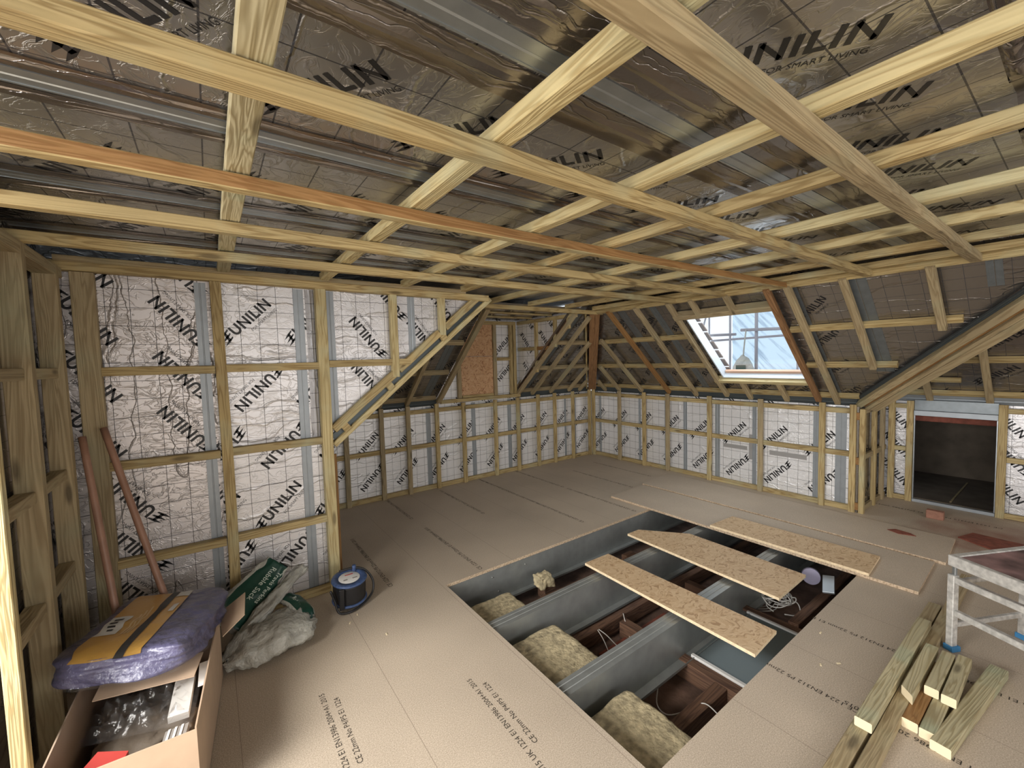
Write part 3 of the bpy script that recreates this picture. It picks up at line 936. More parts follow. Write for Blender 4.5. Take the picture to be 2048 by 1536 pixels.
crumple('foil_patch', (3.53, 4.66, ZC - .001), (0, 1, 0), (1, 0, 0), .20, .30, .05, M['tape'], 'dark crumpled foil patch over a hole in the ceiling at the top right', 'foil patch', seed=2)
crumple('foil_patch', (2.95, 4.62, ZC - .001), (0, 1, 0), (1, 0, 0), .14, .22, .03, M['tape'], 'smaller crumpled foil patch on the ceiling below the dark one', 'foil patch', seed=5)

# ------------------------------------------------------------------ wall under the roof window: battens
GA = 'upright studs of the low wall under the roof window'
ys = [.566, 1.005, 1.382, 1.961, 2.551, 3.133]
for k, y in enumerate(ys):
    timber('wall_stud', (.034, y, 0), (.034, y, 1.045), (1, 0, 0), .05, .033, M['pine' if k % 2 else 'pine_dull'],
           '%s upright stud from the corner on the low wall under the roof window' % ORD[k], 'stud', GA)
timber('wall_stud', (.034, 3.38, 0), (.034, 3.38, 1.04), (1, 0, 0), .05, .033, M['pine'], 'end stud of the low wall where it turns back towards the dark hatch', 'stud', GA)
timber('corner_stud', (.036, .045, 0), (.036, .045, 1.05), (1, 0, 0), .05, .034, M['pine'], 'right-hand stud of the pair in the far corner of the low walls', 'stud')
timber('corner_stud', (.085, .036, 0), (.085, .036, 1.05), (0, 1, 0), .05, .034, M['pine'], 'left-hand stud of the pair in the far corner of the low walls', 'stud')
for z, nm, lab in ((.025, 'bottom_plate', 'bottom plate along the floor under the roof window'), (.555, 'middle_rail', 'middle rail of the low wall under the roof window'), (.975, 'top_plate', 'top plate of the low wall under the roof window')):
    timber(nm, (0, -.0, z), (0, 3.41, z), (1, 0, 0), .05, .044, M['pine'], lab, 'rail')
GB = 'upright studs of the long low wall below the dormer'
xs = [.45, .82, 1.14, 1.505, 1.885, 2.37, 2.745, 3.115, 3.43, 3.82]
for k, x in enumerate(xs):
    timber('wall_stud', (x, .034, 0), (x, .034, 1.045 if not 1.5 < x < 2.7 else 1.03), (0, 1, 0), .05, .033, M['pine_dull' if x > 3 else 'pine'],
           '%s upright stud from the corner on the long low wall below the dormer' % ORD[k], 'stud', GB)
for z, nm, lab in ((.025, 'bottom_plate', 'bottom plate along the floor of the long low wall'), (.545, 'middle_rail', 'middle rail of the long low wall below the dormer'), (.965, 'top_plate', 'top plate of the long low wall below the dormer')):
    timber(nm, (4.33, 0, z), (.1, 0, z), (0, 1, 0), .05, .044, M['pine'], lab, 'rail')
# steel studs behind
for y, w in ((.13, .035), (.88, .03), (1.32, .05), (1.60, .05), (2.03, .06), (2.46, .045), (3.06, .05), (3.27, .09)):
    strip('steel_stud', (-.046, y, .03), (-.046, y, 1.01), (1, 0, 0), w, M['steel_light'], '%s grey steel stud from the far corner, behind the low wall under the roof window' % ORD[[.13, .88, 1.32, 1.60, 2.03, 2.46, 3.06, 3.27].index(y)], 'steel stud', 'steel studs behind the low wall under the roof window', thick=.003)
for x, w in ((.34, .03), (.55, .04), (1.09, .05), (1.44, .06), (1.61, .06), (2.19, .06), (2.83, .06)):
    strip('steel_stud', (x, -.046, .03), (x, -.046, 1.01), (0, 1, 0), w, M['steel_light'], '%s grey steel stud from the far corner, behind the long low wall' % ORD[[.34, .55, 1.09, 1.44, 1.61, 2.19, 2.83].index(x)], 'steel stud', 'steel studs behind the long low wall', thick=.003)
# grey tape patches on the foil under the window
for y0, y1, z0, z1, lab in ((2.10, 2.38, .43, .475, 'grey tape strip on the foil, left of the two below the middle rail'), (2.62, 2.98, .42, .47, 'grey tape strip on the foil, right of the two below the middle rail'),
                            (2.40, 2.44, .33, .62, 'short upright grey tape crossing the middle rail on the foil wall')):
    tag(box('grey_tape', (-.0495, y0, z0), (-.047, y1, z1), simple('grey_tape', (.36, .355, .35), .5, .3), bev=0), lab, 'tape')
# eaves gap: steel channel over the low walls
strip('eaves_channel', (-.03, .02, 1.055), (-.03, 3.40, 1.055), (.9, 0, -.4), .075, M['steel_dark'], 'dark steel eaves channel above the low wall under the roof window', 'steel channel')
strip('eaves_channel', (4.33, -.03, 1.055), (2.72, -.03, 1.055), (0, .9, -.4), .075, M['steel_dark'], 'dark steel eaves channel left of the dormer above the long low wall', 'steel channel')
strip('eaves_channel', (1.48, -.03, 1.055), (.02, -.03, 1.055), (0, .9, -.4), .075, M['steel_dark'], 'dark steel eaves channel right of the dormer above the long low wall', 'steel channel')

# ------------------------------------------------------------------ slope with the roof window
W_, D_ = .047, .044
def raft(y, xa, xb, mat, lab, name='rafter', w=W_, grp='rafters on the slope with the roof window'):
    timber(name, R_(y, xa), R_(y, xb), NR, w, D_, M['pine_dull' if mat == 'pine' else mat], lab, 'rafter', grp)


raft(.262, -.02, .16, 'pine', 'shortest stub rafter right beside the brown hip post')
raft(.546, -.01, .42, 'pine_dull', 'short rafter second from the brown hip post towards the roof window')
raft(.95, 0, .84, 'pine', 'rafter third from the brown hip post towards the roof window')
raft(1.39, 0, 1.2, 'pine_orange', 'orange-brown rafter between the hip post and the roof window')
raft(1.77, -.02, 1.2, 'pine', 'rafter left of the one trimming the roof window')
raft(2.168, 0, 1.2, 'pine', 'rafter trimming the left side of the roof window')
raft(2.43, -.02, .20, 'pine', 'stub rafter under the roof window, left of the two')
raft(2.80, -.02, .20, 'pine', 'stub rafter under the roof window, right of the two')
raft(2.415, 1.02, 1.2, 'pine', 'stub rafter above the roof window, left of the two')
raft(2.75, 1.02, 1.2, 'pine', 'stub rafter above the roof window, right of the two')
raft(3.092, 0, 1.2, 'brown', 'brown rafter trimming the right side of the roof window')
raft(3.245, -.02, 1.2, 'pine_dull', 'rafter just right of the brown roof window trimmer')
raft(3.61, .40, 1.2, 'pine_dull', 'shorter rafter ending on the middle purlin left of the valley beam')
raft(4.07, .74, 1.2, 'pine_dull', 'shortest rafter ending on the upper purlin left of the valley beam')
def purl(x, ya, yb, lab, mat='pine', w=.047):
    timber('purlin', R_(ya, x, off2), R_(yb, x, off2), NR, w, .04, M[mat], lab, 'purlin', 'purlins behind the rafters on the slope with the roof window')


purl(.03, .10, 3.42, 'lowest purlin along the foot of the slope with the roof window')
purl(.395, .42, WY0 - .08, 'middle purlin between the hip post and the roof window')
purl(.395, WY1 + .05, 3.76, 'middle purlin between the roof window and the valley beam')
purl(.775, .80, WY0 - .08, 'upper purlin between the hip post and the roof window')
purl(.775, WY1 + .05, 4.17, 'upper purlin between the roof window and the valley beam')
timber('window_sill_rail', R_(2.14, .222), R_(3.08, .222), NR, .045, .08, M['pine_pale'], 'pale rail below the roof window opening', 'rail')
timber('window_head_rail', R_(2.14, 1.035), R_(3.08, 1.035), NR, .06, .08, M['pine_dull'], 'head rail above the roof window opening', 'rail')
timber('slope_head_rail', R_(1.1, 1.20, .02), R_(4.7, 1.20, .02), NR, .05, .04, M['pine'], 'rail along the head of the slope with the roof window', 'rail')
for y, w in ((1.49, .10), (1.91, .08), (3.25, .05), (3.66, .12), (4.33, .07), (.85, .06)):
    top = 1.22
    a = R_(y, max(0.0, y - 3.36 if y > 3.4 else 0), off3 - .003); b_ = R_(y, min(top, y if y < 1.2 else top), off3 - .003)
    strip('steel_rafter', a, b_, NR, w, M['steel_slope'], '%s dark steel strip from the hip on the slope with the roof window' % ORD[[.85, 1.49, 1.91, 3.25, 3.66, 4.33].index(y)], 'steel strip', 'steel rafters behind the slope with the roof window', thick=.003)

# brown hip post: two stained boards on the hip line
hd = V((1, 1, 0)).normalized()
hn = V((SP, SP, -1.35 * CP)).normalized()
for s_, lab in ((-.0302, 'left brown board of the hip between the two roof slopes'), (.0302, 'right brown board of the hip between the two roof slopes')):
    q = V((-1, 1, 0)).normalized() * s_
    timber('hip_board', V((.06, .06, 1.05)) + q, V((1.19, 1.19, 2.06)) + q, hn, .06, .07, M['brown'], lab, 'hip board')
timber('hip_batten', V((.075, .02, 1.06)) + V((.03, -.03, 0)), V((1.22, 1.13, 2.07)) + V((.03, -.03, 0)), hn, .022, .05, M['pine'], 'narrow pale batten along the left of the brown hip', 'batten')

# slope above the long wall
def raftL(x, ya, yb, mat, lab, w=W_):
    timber('rafter', L_(x, ya), L_(x, yb), NL, w, D_, M['pine_dull' if mat == 'pine' else mat], lab, 'rafter', 'rafters on the slope with the boarded dormer')


raftL(.262, -.01, .16, 'pine', 'shortest stub rafter on the dormer side of the brown hip post')
raftL(.50, 0, .42, 'pine', 'short rafter second from the hip post on the dormer side')
raftL(.87, 0, .82, 'pine', 'rafter third from the hip post on the dormer side')
raftL(1.22, 0, 1.15, 'pine', 'rafter next to the dormer cheek')
raftL(1.487, 0, 1.18, 'pine', 'rafter along the foot of the dormer cheek')
raftL(2.70, 0, 1.18, 'pine_dull', 'heavy rafter trimming the left side of the boarded dormer', w=.06)
raftL(3.11, 0, 1.18, 'pine_dull', 'dim rafter one bay left of the dormer, partly behind the raking partition')
raftL(3.44, 0, 1.18, 'pine_dull', 'dim rafter furthest left behind the raking partition')
def purlL(y, xa, xb, lab, mat='pine_dull'):
    timber('purlin', L_(xa, y, off2), L_(xb, y, off2), NL, .047, .04, M[mat], lab, 'purlin', 'purlins behind the rafters on the dormer slope')


for y, nm in ((.03, 'lowest'), (.40, 'middle'), (.775, 'upper')):
    purlL(y, max(.1, y + .02), 1.47, nm + ' purlin between the hip post and the dormer')
    purlL(y, 2.74, 4.3, nm + ' purlin left of the dormer')
for x, w in ((1.33, .08), (2.86, .10), (3.30, .06), (.75, .05)):
    strip('steel_rafter', L_(x, 0, off3 - .003), L_(x, min(x, 1.22), off3 - .003), NL, w, M['steel_slope'], '%s dark steel strip from the hip on the dormer slope' % ORD[[.75, 1.33, 2.86, 3.30].index(x)], 'steel strip', 'steel rafters behind the dormer slope', thick=.003)

# dormer front framing
GD = 'framing of the boarded dormer'
for x, w, lab in ((2.395, .05, 'stud left of the boarded-up dormer window'), (1.845, .05, 'stud right of the boarded-up dormer window'), (1.575, .04, 'narrow stud right of the foil strip in the dormer'), (1.515, .045, 'corner stud where the dormer front meets its cheek')):
    timber('dormer_stud', (x, .0, 1.085), (x, .0, 2.045), (0, 1, 0), w, .044, M['pine_dull' if x > 1.6 else 'pine'], lab, 'stud', GD)
timber('dormer_rail', (2.68, .03, 1.06), (1.46, .03, 1.06), (0, 1, 0), .045, .044, M['pine'], 'rail along the foot of the boarded dormer', 'rail', GD)
timber('dormer_rail', (2.70, .012, 2.055), (1.50, .012, 2.055), (0, 1, 0), .045, .044, M['pine'], 'head rail of the boarded dormer', 'rail', GD)
timber('nogging', (1.82, -.002, 1.57), (1.595, -.002, 1.57), (0, 1, 0), .045, .04, M['pine'], 'short nogging across the foil strip right of the boarded window', 'nogging', GD)
w_ = empty('boarded_window', (2.12, 0, 1.11), 'dormer window boarded over with two reddish strand board sheets', 'window board')
for z0, z1 in ((1.115, 1.612), (1.616, 2.03)):
    o = box('strand_board', (1.875, -.04, z0), (2.365, -.024, z1), M['osb_red'], bev=.001)
    o.parent = w_; o.location = o.location - w_.location
o = box('sill_strip', (1.88, -.024, 1.085), (2.36, .0, 1.115), M['pine']); o.parent = w_; o.location = o.location - w_.location
# cheek framing
for y, lab in ((.42, 'nearest the dormer front'), (.79, 'in the middle'), (1.035, 'furthest from the dormer front')):
    zb = ZR + TP * y - .02
    timber('cheek_stud', (1.49, y, zb), (1.49, y, 2.035), (1, 0, 0), .047, .033, M['pine'], 'short stud of the triangular dormer cheek, ' + lab, 'stud', 'studs of the triangular dormer cheek')
timber('cheek_rail', (1.492, .02, 2.055), (1.492, 1.17, 2.055), (1, 0, 0), .045, .036, M['pine'], 'head rail of the triangular dormer cheek', 'rail')
timber('nogging', (1.489, .03, 1.695), (1.489, .395, 1.695), (1, 0, 0), .047, .033, M['pine'], 'nogging low on the dormer cheek beside the dormer front', 'nogging')
timber('nogging', (1.489, .445, 1.695), (1.489, .70, 1.695), (1, 0, 0), .047, .033, M['pine_orange'], 'nogging on the dormer cheek running into the raking timber', 'nogging')
timber('cheek_rake', V((1.458, 0, 1.15)), V((1.458, 1.1, 1.15 + TP * 1.1)), (1, 0, 0), .07, .004, M['brown'], 'dark raking board behind the studs of the dormer cheek', 'board')
for y in (.35, .75):
    timber('dormer_ceiling_batten', (1.5, y, 2.083), (2.69, y, 2.083), (0, 0, -1), .045, .02, M['pine'], 'batten on the small dormer ceiling, %s' % ('nearer the boarded window' if y < .5 else 'further from the boarded window'), 'batten', 'battens on the dormer ceiling')

# ------------------------------------------------------------------ roof window
wn = empty('window_1', R_(2.65, .25, .05), 'roof window opening with pale reveals looking out on scaffolding', 'window')
wn['kind'] = 'structure'
def inpar(o, par):
    m_ = o.matrix_world.copy() if o.matrix_world != Matrix() else Matrix.Translation(o.location)
    o.parent = par
    o.matrix_parent_inverse = Matrix.Translation(-par.location)
    return o


def plate(name, pts, th, mat, par):
    """flat polygon given in world points, thickened backwards"""
    pts = [V(p) for p in pts]
    n = (pts[1] - pts[0]).cross(pts[2] - pts[0]).normalized()
    c = pts[0].copy()
    bm = bmesh.new()
    A = [bm.verts.new(p - c) for p in pts]; B = [bm.verts.new(p - c - n * th) for p in pts]
    bm.faces.new(A); bm.faces.new(B[::-1])
    k = len(pts)
    for i in range(k):
        bm.faces.new((A[i], B[i], B[(i + 1) % k], A[(i + 1) % k]))
    o = link(name, finish(bm, name), mat)
    o.location = c
    if par: inpar(o, par)
    return o


DR = .145
a0, a1, b0, b1 = WY0, WY1, WX0, WX1
plate('reveal_left', [R_(a0, b0, .04), R_(a0, b1, .04), R_(a0, b1, DR), R_(a0, b0, DR)], .012, M['reveal'], wn)
plate('reveal_bottom', [R_(a0, b0, .04), R_(a0, b0, DR - .03), R_(a1, b0, DR - .03), R_(a1, b0, .04)], .012, M['reveal'], wn)
plate('reveal_right', [R_(a1, b0, .04), R_(a1, b0, DR), R_(a1, b1, DR), R_(a1, b1, .04)], .012, M['reveal'], wn)
plate('reveal_top', [R_(a0, b1, .04), R_(a1, b1, .04), R_(a1, b1, DR), R_(a0, b1, DR)], .012, M['reveal'], wn)
for nm, pa, pb in (('window_frame', R_(a0 + .02, b0 + .02, DR - .045), R_(a1 - .0, b0 + .02, DR - .045)),):
    o = timber(nm, pa, pb, NR, .035, .03, M['sill_wood']); inpar(o, wn)
o = plate('glass', [R_(a0, b0, DR + .01), R_(a0, b1, DR + .01), R_(a1, b1, DR + .01), R_(a1, b0, DR + .01)], .004, M['glass'], wn)

# outside: sheeting, scaffold tubes, hanging sack, tile edge
bm = bmesh.new(); G = []
for i in range(41):
    row = []
    for j in range(25):
        y, z = -3 + i * .2, -1 + j * .2
        row.append(bm.verts.new((.06 * noise.noise(V((y * 2, z * .6 + y, 0))) + .03 * noise.noise(V((y * 5 + z * 4, 0, 3))), y, z)))
    G.append(row)
for i in range(40):
    for j in range(24):
        f = bm.faces.new((G[i][j], G[i + 1][j], G[i + 1][j + 1], G[i][j + 1])); f.smooth = True
o = link('scaffold_sheeting', finish(bm, 'scaffold_sheeting'), M['sheeting']); o.location = (-3.2, 1.05, 0)
for v in o.data.vertices:
    pass
bm2 = bmesh.new(); bm2.from_mesh(o.data)
bmesh.ops.delete(bm2, geom=[f for f in bm2.faces if f.calc_center_median().y < -.35], context='FACES'); bm2.to_mesh(o.data); bm2.free()
tag(o, 'pale blue plastic scaffold sheeting seen through the roof window', 'sheeting')
SCG = 'scaffold tubes outside the roof window'
for (p, q, r, lab) in (((-2.5, .95, .0), (-2.5, .95, 3.2), .018, 'thin upright scaffold tube left of the main one'),
                       ((-2.45, 1.41, .0), (-2.45, 1.41, 3.2), .026, 'main upright scaffold tube in the middle of the roof window'),
                       ((-2.5, 2.0, -.2), (-2.5, 2.0, 1.70), .016, 'upright scaffold tube at the right of the roof window'),
                       ((-2.9, .35, 0), (-2.9, .35, 3.4), .016, 'upright scaffold tube where the sheeting starts'),
                       ((-2.53, -.15, 0), (-2.53, .62, 2.7), .016, 'slanting scaffold brace at the left of the roof window'),
                       ((-2.41, 1.18, 1.95), (-2.41, 3.4, 1.88), .026, 'level scaffold tube with a coupler right of the main upright'),
                       ((-2.5, -.6, 1.92), (-2.5, 1.05, 1.89), .024, 'level scaffold tube across the left of the roof window'),
                       ((-2.62, .55, 1.80), (-2.62, 3.2, 1.86), .02, 'longer level scaffold tube behind the main upright')):
    tag(tube('scaffold_tube', [p, q], r, M['scaffold'], seg=10, sub=1), lab, 'scaffold tube', SCG)
bm = bmesh.new()
bmesh.ops.create_uvsphere(bm, u_segments=20, v_segments=14, radius=1)
for v in bm.verts:
    n_ = noise.noise(v.co * 2.2) * .12
    v.co = V((v.co.x * .10, v.co.y * .17 * (1.1 - .35 * max(0, v.co.z)), v.co.z * .27)) * (1 + n_)
for f in bm.faces: f.smooth = True
hs = link('hanging_sack', finish(bm, 'hanging_sack'), M['sack']); hs.location = (-2.3, 1.27, 1.25)
tag(hs, 'white sack with a green printed panel hanging outside the roof window', 'sack')
o = tube('carry_strap', [(-2.30, 1.27, 1.50), (-2.34, 1.27, 1.72), (-2.40, 1.27, 1.965)], .012, M['sack']); inpar(o, hs)
o = box('green_panel', (-2.196, 1.20, 1.21), (-2.192, 1.36, 1.36), M['green_print'], bev=0); inpar(o, hs)
for k in range(9):
    x = .14 + k * .115
    p = R_(WY0, x, DR + .045)
    o = timber('roof_tile', p + V((0, -.07, .008)), p + V((CP, 0, SP)) * .135 + V((0, -.07, -.004)), NR, .17 + .012 * (k % 2), .014, M['tile'])
    tag(o, '%s roof tile up the left edge of the roof window' % ORD[k], 'roof tile', 'roof tiles along the edge of the roof window')

# ------------------------------------------------------------------ valley beam to the right
vd = V((1.0, 1.115, TP * 1.0)).normalized()
across = NR.cross(vd).normalized()
if across.y < 0: across = -across
P0 = V((-.02, 3.385, ZR - .017))
GV = 'raking timbers of the valley beam'
LV = 2.0
for o_, w, dep, mat, lab in ((.026, .052, 0.0, 'pine_dull', 'upper raking timber of the valley beam'), (.070, .022, .028, 'pine_orange', 'thin recessed timber in the valley beam'),
                            (.096, .028, .006, 'pine_dull', 'middle raking batten of the valley beam'), (.150, .060, .02, 'pine_dull', 'lowest and widest raking timber of the valley beam')):
    p = P0 + across * o_ - NR * dep
    timber('valley_timber', p, p + vd * LV, NR, w, .05, M[mat], lab, 'valley timber', GV)
p = P0 - across * .006 - NR * .05
strip('valley_gutter_strip', p, p + vd * LV, NR, .035, M['steel_dark'], 'black steel strip along the upper edge of the valley beam', 'steel strip', thick=.02)
# slope above the hatch
def raft2(y, xa, xb, lab):
    timber('rafter', R_(y, xa, 0, -.78), R_(y, xb, 0, -.78), NR, W_, D_, M['pine_dull'], lab, 'rafter', 'rafters above the dark hatch')


raft2(3.77, -.03, .24, 'stub rafter above the left of the dark hatch')
raft2(4.165, -.06, 1.2, 'rafter above the right of the dark hatch')
raft2(4.9, -.06, 1.2, 'rafter beyond the right edge above the hatch')
for x, nm in ((.03, 'lowest'), (.41, 'middle'), (.80, 'upper')):
    timber('purlin', R_(3.46, x, off2, -.78), R_(6.5, x, off2, -.78), NR, .047, .04, M['pine'], nm + ' purlin above the dark hatch', 'purlin', 'purlins above the dark hatch')
timber('nogging', R_(3.80, .19, off2, -.78), R_(4.0, .19, off2, -.78), NR, .04, .035, M['pine'], 'short loose nogging above the dark hatch', 'nogging')
strip('steel_rafter', R_(4.42, 0, off3 - .003, -.78), R_(4.42, 1.2, off3 - .003, -.78), NR, .07, M['steel_slope'], 'dark steel rafter strip above the far right of the hatch', 'steel strip', thick=.003)
strip('eaves_channel', (-.815, 3.44, 1.055), (-.815, 6.0, 1.055), (.9, 0, -.4), .075, M['steel_light'], 'grey steel eaves channel above the dark hatch', 'steel channel')
# return wall framing
timber('return_stud', (-.005, 3.470, 0), (-.005, 3.470, 1.0), (0, 1, 0), .05, .04, M['pine'], 'outer stud of the pair where the low wall turns back', 'stud', 'studs of the short return wall')
timber('return_stud', (-.36, 3.468, 0), (-.36, 3.468, 1.03), (0, 1, 0), .05, .036, M['pine'], 'middle stud of the short return wall', 'stud', 'studs of the short return wall')
timber('return_stud', (-.64, 3.468, 0), (-.64, 3.468, 1.03), (0, 1, 0), .05, .036, M['pine_dull'], 'inner stud of the short return wall', 'stud', 'studs of the short return wall')
for z, lab in ((.06, 'bottom'), (.50, 'middle'), (.93, 'top')):
    timber('packing_block', (.018, 3.405, z), (.018, 3.43, z), (1, 0, 0), .07, .04, M['pine_orange'], 'small %s packing block between the two corner studs' % lab, 'block', 'packing blocks between the corner studs')
for z, lab in ((.025, 'bottom plate of the short return wall'), (.53, 'middle rail of the short return wall'), (.975, 'top plate of the short return wall')):
    timber('return_rail', (-.04, 3.452, z), (-.78, 3.452, z), (0, 1, 0), .05, .03, M['pine_dull'], lab, 'rail')
# recess wall framing
for y, w, lab in ((3.495, .05, 'stud in the inner corner of the set-back wall'), (3.635, .05, 'stud left of the dark hatch'), (4.25, .055, 'knotty stud right of the dark hatch'), (4.95, .05, 'stud beyond the right edge of the view')):
    timber('recess_stud', (-.755, y, 0), (-.755, y, 1.03), (1, 0, 0), w, .04, M['pine'], lab, 'stud', 'studs of the set-back wall')
for ya, yb, z, nm, lab in ((3.52, 3.61, .025, 'bottom_plate', 'piece of bottom plate left of the dark hatch'), (3.52, 3.61, .535, 'nogging', 'nogging between the two studs left of the dark hatch'), (3.46, 3.61, .975, 'top_plate', 'piece of top plate left of the dark hatch'),
                           (4.278, 4.92, .025, 'bottom_plate', 'bottom plate right of the dark hatch'), (4.278, 4.92, .535, 'nogging', 'nogging right of the dark hatch'), (4.278, 4.92, .975, 'top_plate', 'top plate right of the dark hatch')):
    timber(nm, (-.765, ya, z), (-.765, yb, z), (1, 0, 0), .045, .04, M['pine'], lab, 'rail' if 'plate' in nm else 'nogging')
# hatch: steel frame round a dark eaves void
HL = (('lintel_plate', (-.83, 3.662, .936), (-.79, 4.222, 1.04), M['steel_slope']),)
h = empty('eaves_hatch', (-.80, 3.94, 0), 'open dark hatch into the eaves with a bright steel frame', 'hatch')
for nm, lo, hi, mat in (('head_channel', (-.80, 3.662, .885), (-.765, 4.222, .935), M['steel_light']), HL[0], ('sill_channel', (-.80, 3.662, 0.001), (-.765, 4.222, .032), M['steel_light']),
                        ('side_channel', (-.80, 3.662, .032), (-.775, 3.672, .885), M['steel']), ('side_channel', (-.80, 4.212, .032), (-.775, 4.222, .885), M['steel'])):
    o = box(nm, lo, hi, mat, bev=.002); o.parent = h; o.location = o.location - h.location
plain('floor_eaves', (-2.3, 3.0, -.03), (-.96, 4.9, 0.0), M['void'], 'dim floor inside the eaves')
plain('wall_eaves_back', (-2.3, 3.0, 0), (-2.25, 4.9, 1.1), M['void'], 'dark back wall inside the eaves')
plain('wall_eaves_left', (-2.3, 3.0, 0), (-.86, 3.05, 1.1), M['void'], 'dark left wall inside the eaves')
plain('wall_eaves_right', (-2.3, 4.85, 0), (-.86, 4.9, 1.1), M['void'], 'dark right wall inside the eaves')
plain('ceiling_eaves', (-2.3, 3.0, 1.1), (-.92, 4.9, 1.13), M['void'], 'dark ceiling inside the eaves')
tag(box('eaves_beam', (-1.25, 3.06, .78), (-1.18, 4.84, .90), M['red_brown'], bev=.003), 'red-brown beam across the top of the dark hatch', 'beam')
tag(box('eaves_board_edge', (-2.0, 3.9, .0), (-1.0, 3.915, .006), M['pine_dull'], bev=.001), 'thin board edge lying on the floor inside the dark hatch', 'board')

# ------------------------------------------------------------------ partition on the left
GP = 'uprights of the partition on the left'
timber('partition_stud', (4.914, PY, .0), (4.914, PY, 2.065), (0, 1, 0), .056, .05, M['pine'], 'middle upright stud of the foil partition, waney along one edge', 'stud', GP, wob=.006)
timber('partition_post', (4.342, PY + .004, 0), (4.342, PY + .004, 2.065), (0, 1, 0), .066, .06, M['pine_pale'], 'full-height post at the foot of the raking timbers, behind the cable reel', 'post', GP)
timber('partition_stud', (3.845, PY, 1.455), (3.845, PY, 2.065), (0, 1, 0), .052, .045, M['pine_pale'], 'hanging stud cut off at the rake, nearer the post', 'stud', GP)
timber('partition_stud', (3.45, PY, 1.77), (3.45, PY, 2.065), (0, 1, 0), .052, .045, M['pine_pale'], 'shorter hanging stud cut off near the top of the rake', 'stud', GP)
timber('partition_stud', (5.47, PY - .004, 0), (5.47, PY - .004, 2.065), (0, 1, 0), .09, .05, M['pine_dull'], 'wide board stud closing the partition beside the leaning handles', 'stud', GP)
for z, n_ in ((1.555, 'upper'), (1.05, 'middle'), (.515, 'lower')):
    timber('nogging', (5.425, PY - .003, z), (4.942, PY - .003, z - .005), (0, 1, 0), .047, .045, M['pine'], n_ + ' nogging across the crumpled foil bay of the partition', 'nogging', 'noggings of the partition')
    timber('nogging', (4.886, PY - .003, z), (4.375, PY - .003, z), (0, 1, 0), .047, .045, M['pine'], n_ + ' nogging across the bay left of the full-height post', 'nogging', 'noggings of the partition')
timber('nogging', (4.309, PY - .003, 1.565), (3.872, PY - .003, 1.565), (0, 1, 0), .047, .045, M['pine'], 'nogging between the full-height post and the first hanging stud', 'nogging', 'noggings of the partition')
timber('nogging', (3.819, PY - .003, 1.565), (3.73, PY - .003, 1.565), (0, 1, 0), .047, .045, M['pine'], 'short nogging end running into the rake', 'nogging', 'noggings of the partition')
timber('bottom_plate', (5.42, PY - .003, .024), (4.942, PY - .003, .024), (0, 1, 0), .047, .045, M['pine'], 'bottom plate under the crumpled foil bay', 'rail')
timber('bottom_plate', (4.886, PY - .003, .024), (4.375, PY - .003, .024), (0, 1, 0), .047, .045, M['pine'], 'bottom plate behind the rubble sack', 'rail')
timber('top_plate', (5.58, PY + .012, 2.092), (3.02, PY + .012, 2.082), (0, 1, 0), .048, .06, M['pine'], 'head plate along the top of the partition', 'rail', wob=.004)
timber('top_plate', (5.56, PY + .03, 2.068 + .055), (3.25, PY + .03, 2.065 + .055), (0, 1, 0), .03, .03, M['pine_dull'], 'second thinner head batten above the partition head plate', 'rail')
rk = V((-1.205, 0, .985)).normalized()
rn = V((.985, 0, 1.205)).normalized()
for a, b_, lab in ((0, .58, 'lower piece of the upper raking timber on the partition'), (.62, 1.06, 'middle piece of the upper raking timber on the partition'), (1.13, 1.53, 'top piece of the upper raking timber on the partition')):
    p = V((4.300, PY - .004, 1.115))
    timber('raking_timber', p + rk * a, p + rk * b_, (0, 1, 0), .055, .04, M['pine'], lab, 'raking timber', 'raking timbers of the partition')
p = V((4.300, PY - .015, 1.005))
timber('raking_timber', p, p + rk * 1.70, (0, 1, 0), .038, .06, M['pine_pale'], 'long lower raking timber of the partition', 'raking timber', 'raking timbers of the partition')
p = V((4.300, PY - .045, 1.055))
timber('dark_gap_strip', p, p + rk * 1.6, (0, 1, 0), .045, .05, M['steel_dark'], 'dark strip standing in for the shaded gap between the raking timbers', 'steel strip')  # dark strip paints the shade of the open gap between the timbers
for q in (.08, .50, 1.08):
    p = V((4.300, PY - .003, 1.055)) + rk * q
    timber('rake_spacer', p, p + rk * .05, (0, 1, 0), .05, .03, M['pine'], 'small spacer block between the raking timbers, %s' % {.08: 'lowest', .50: 'middle', 1.08: 'topmost'}[q], 'block', 'spacer blocks between the raking timbers')
timber('side_batten', (4.292, PY - .075, .0), (4.292, PY - .075, .93), (0, 1, 0), .03, .03, M['pine_orange'], 'thin orange batten standing right of the full-height post', 'batten')
timber('side_post', (4.335, PY - .11, .0), (4.335, PY - .11, .98), (0, 1, 0), .06, .03, M['brown'], 'dark post hidden behind the full-height post', 'post')
for x, w, z0, z1, lab in ((4.988, .055, .03, 2.06, 'pale steel stud left of the middle partition stud'), (4.47, .06, .03, 2.06, 'grey steel stud left of the full-height post'), (4.278, .055, 1.13, 2.06, 'grey steel stud right of the full-height post above the rake'), (3.69, .055, 1.62, 2.06, 'grey steel stud between the two hanging studs')):
    strip('steel_stud', (x, PY - .056, z0), (x, PY - .056, z1), (0, 1, 0), w, M['steel_light'], lab, 'steel stud', 'steel studs of the partition', thick=.003)
tapeband('foil_tape', (4.40, PY - .0585, 1.07), (4.40, PY - .0585, 2.06), (0, 1, 0), .06, 'upright foil tape left of the full-height post', M['foil_wall'])

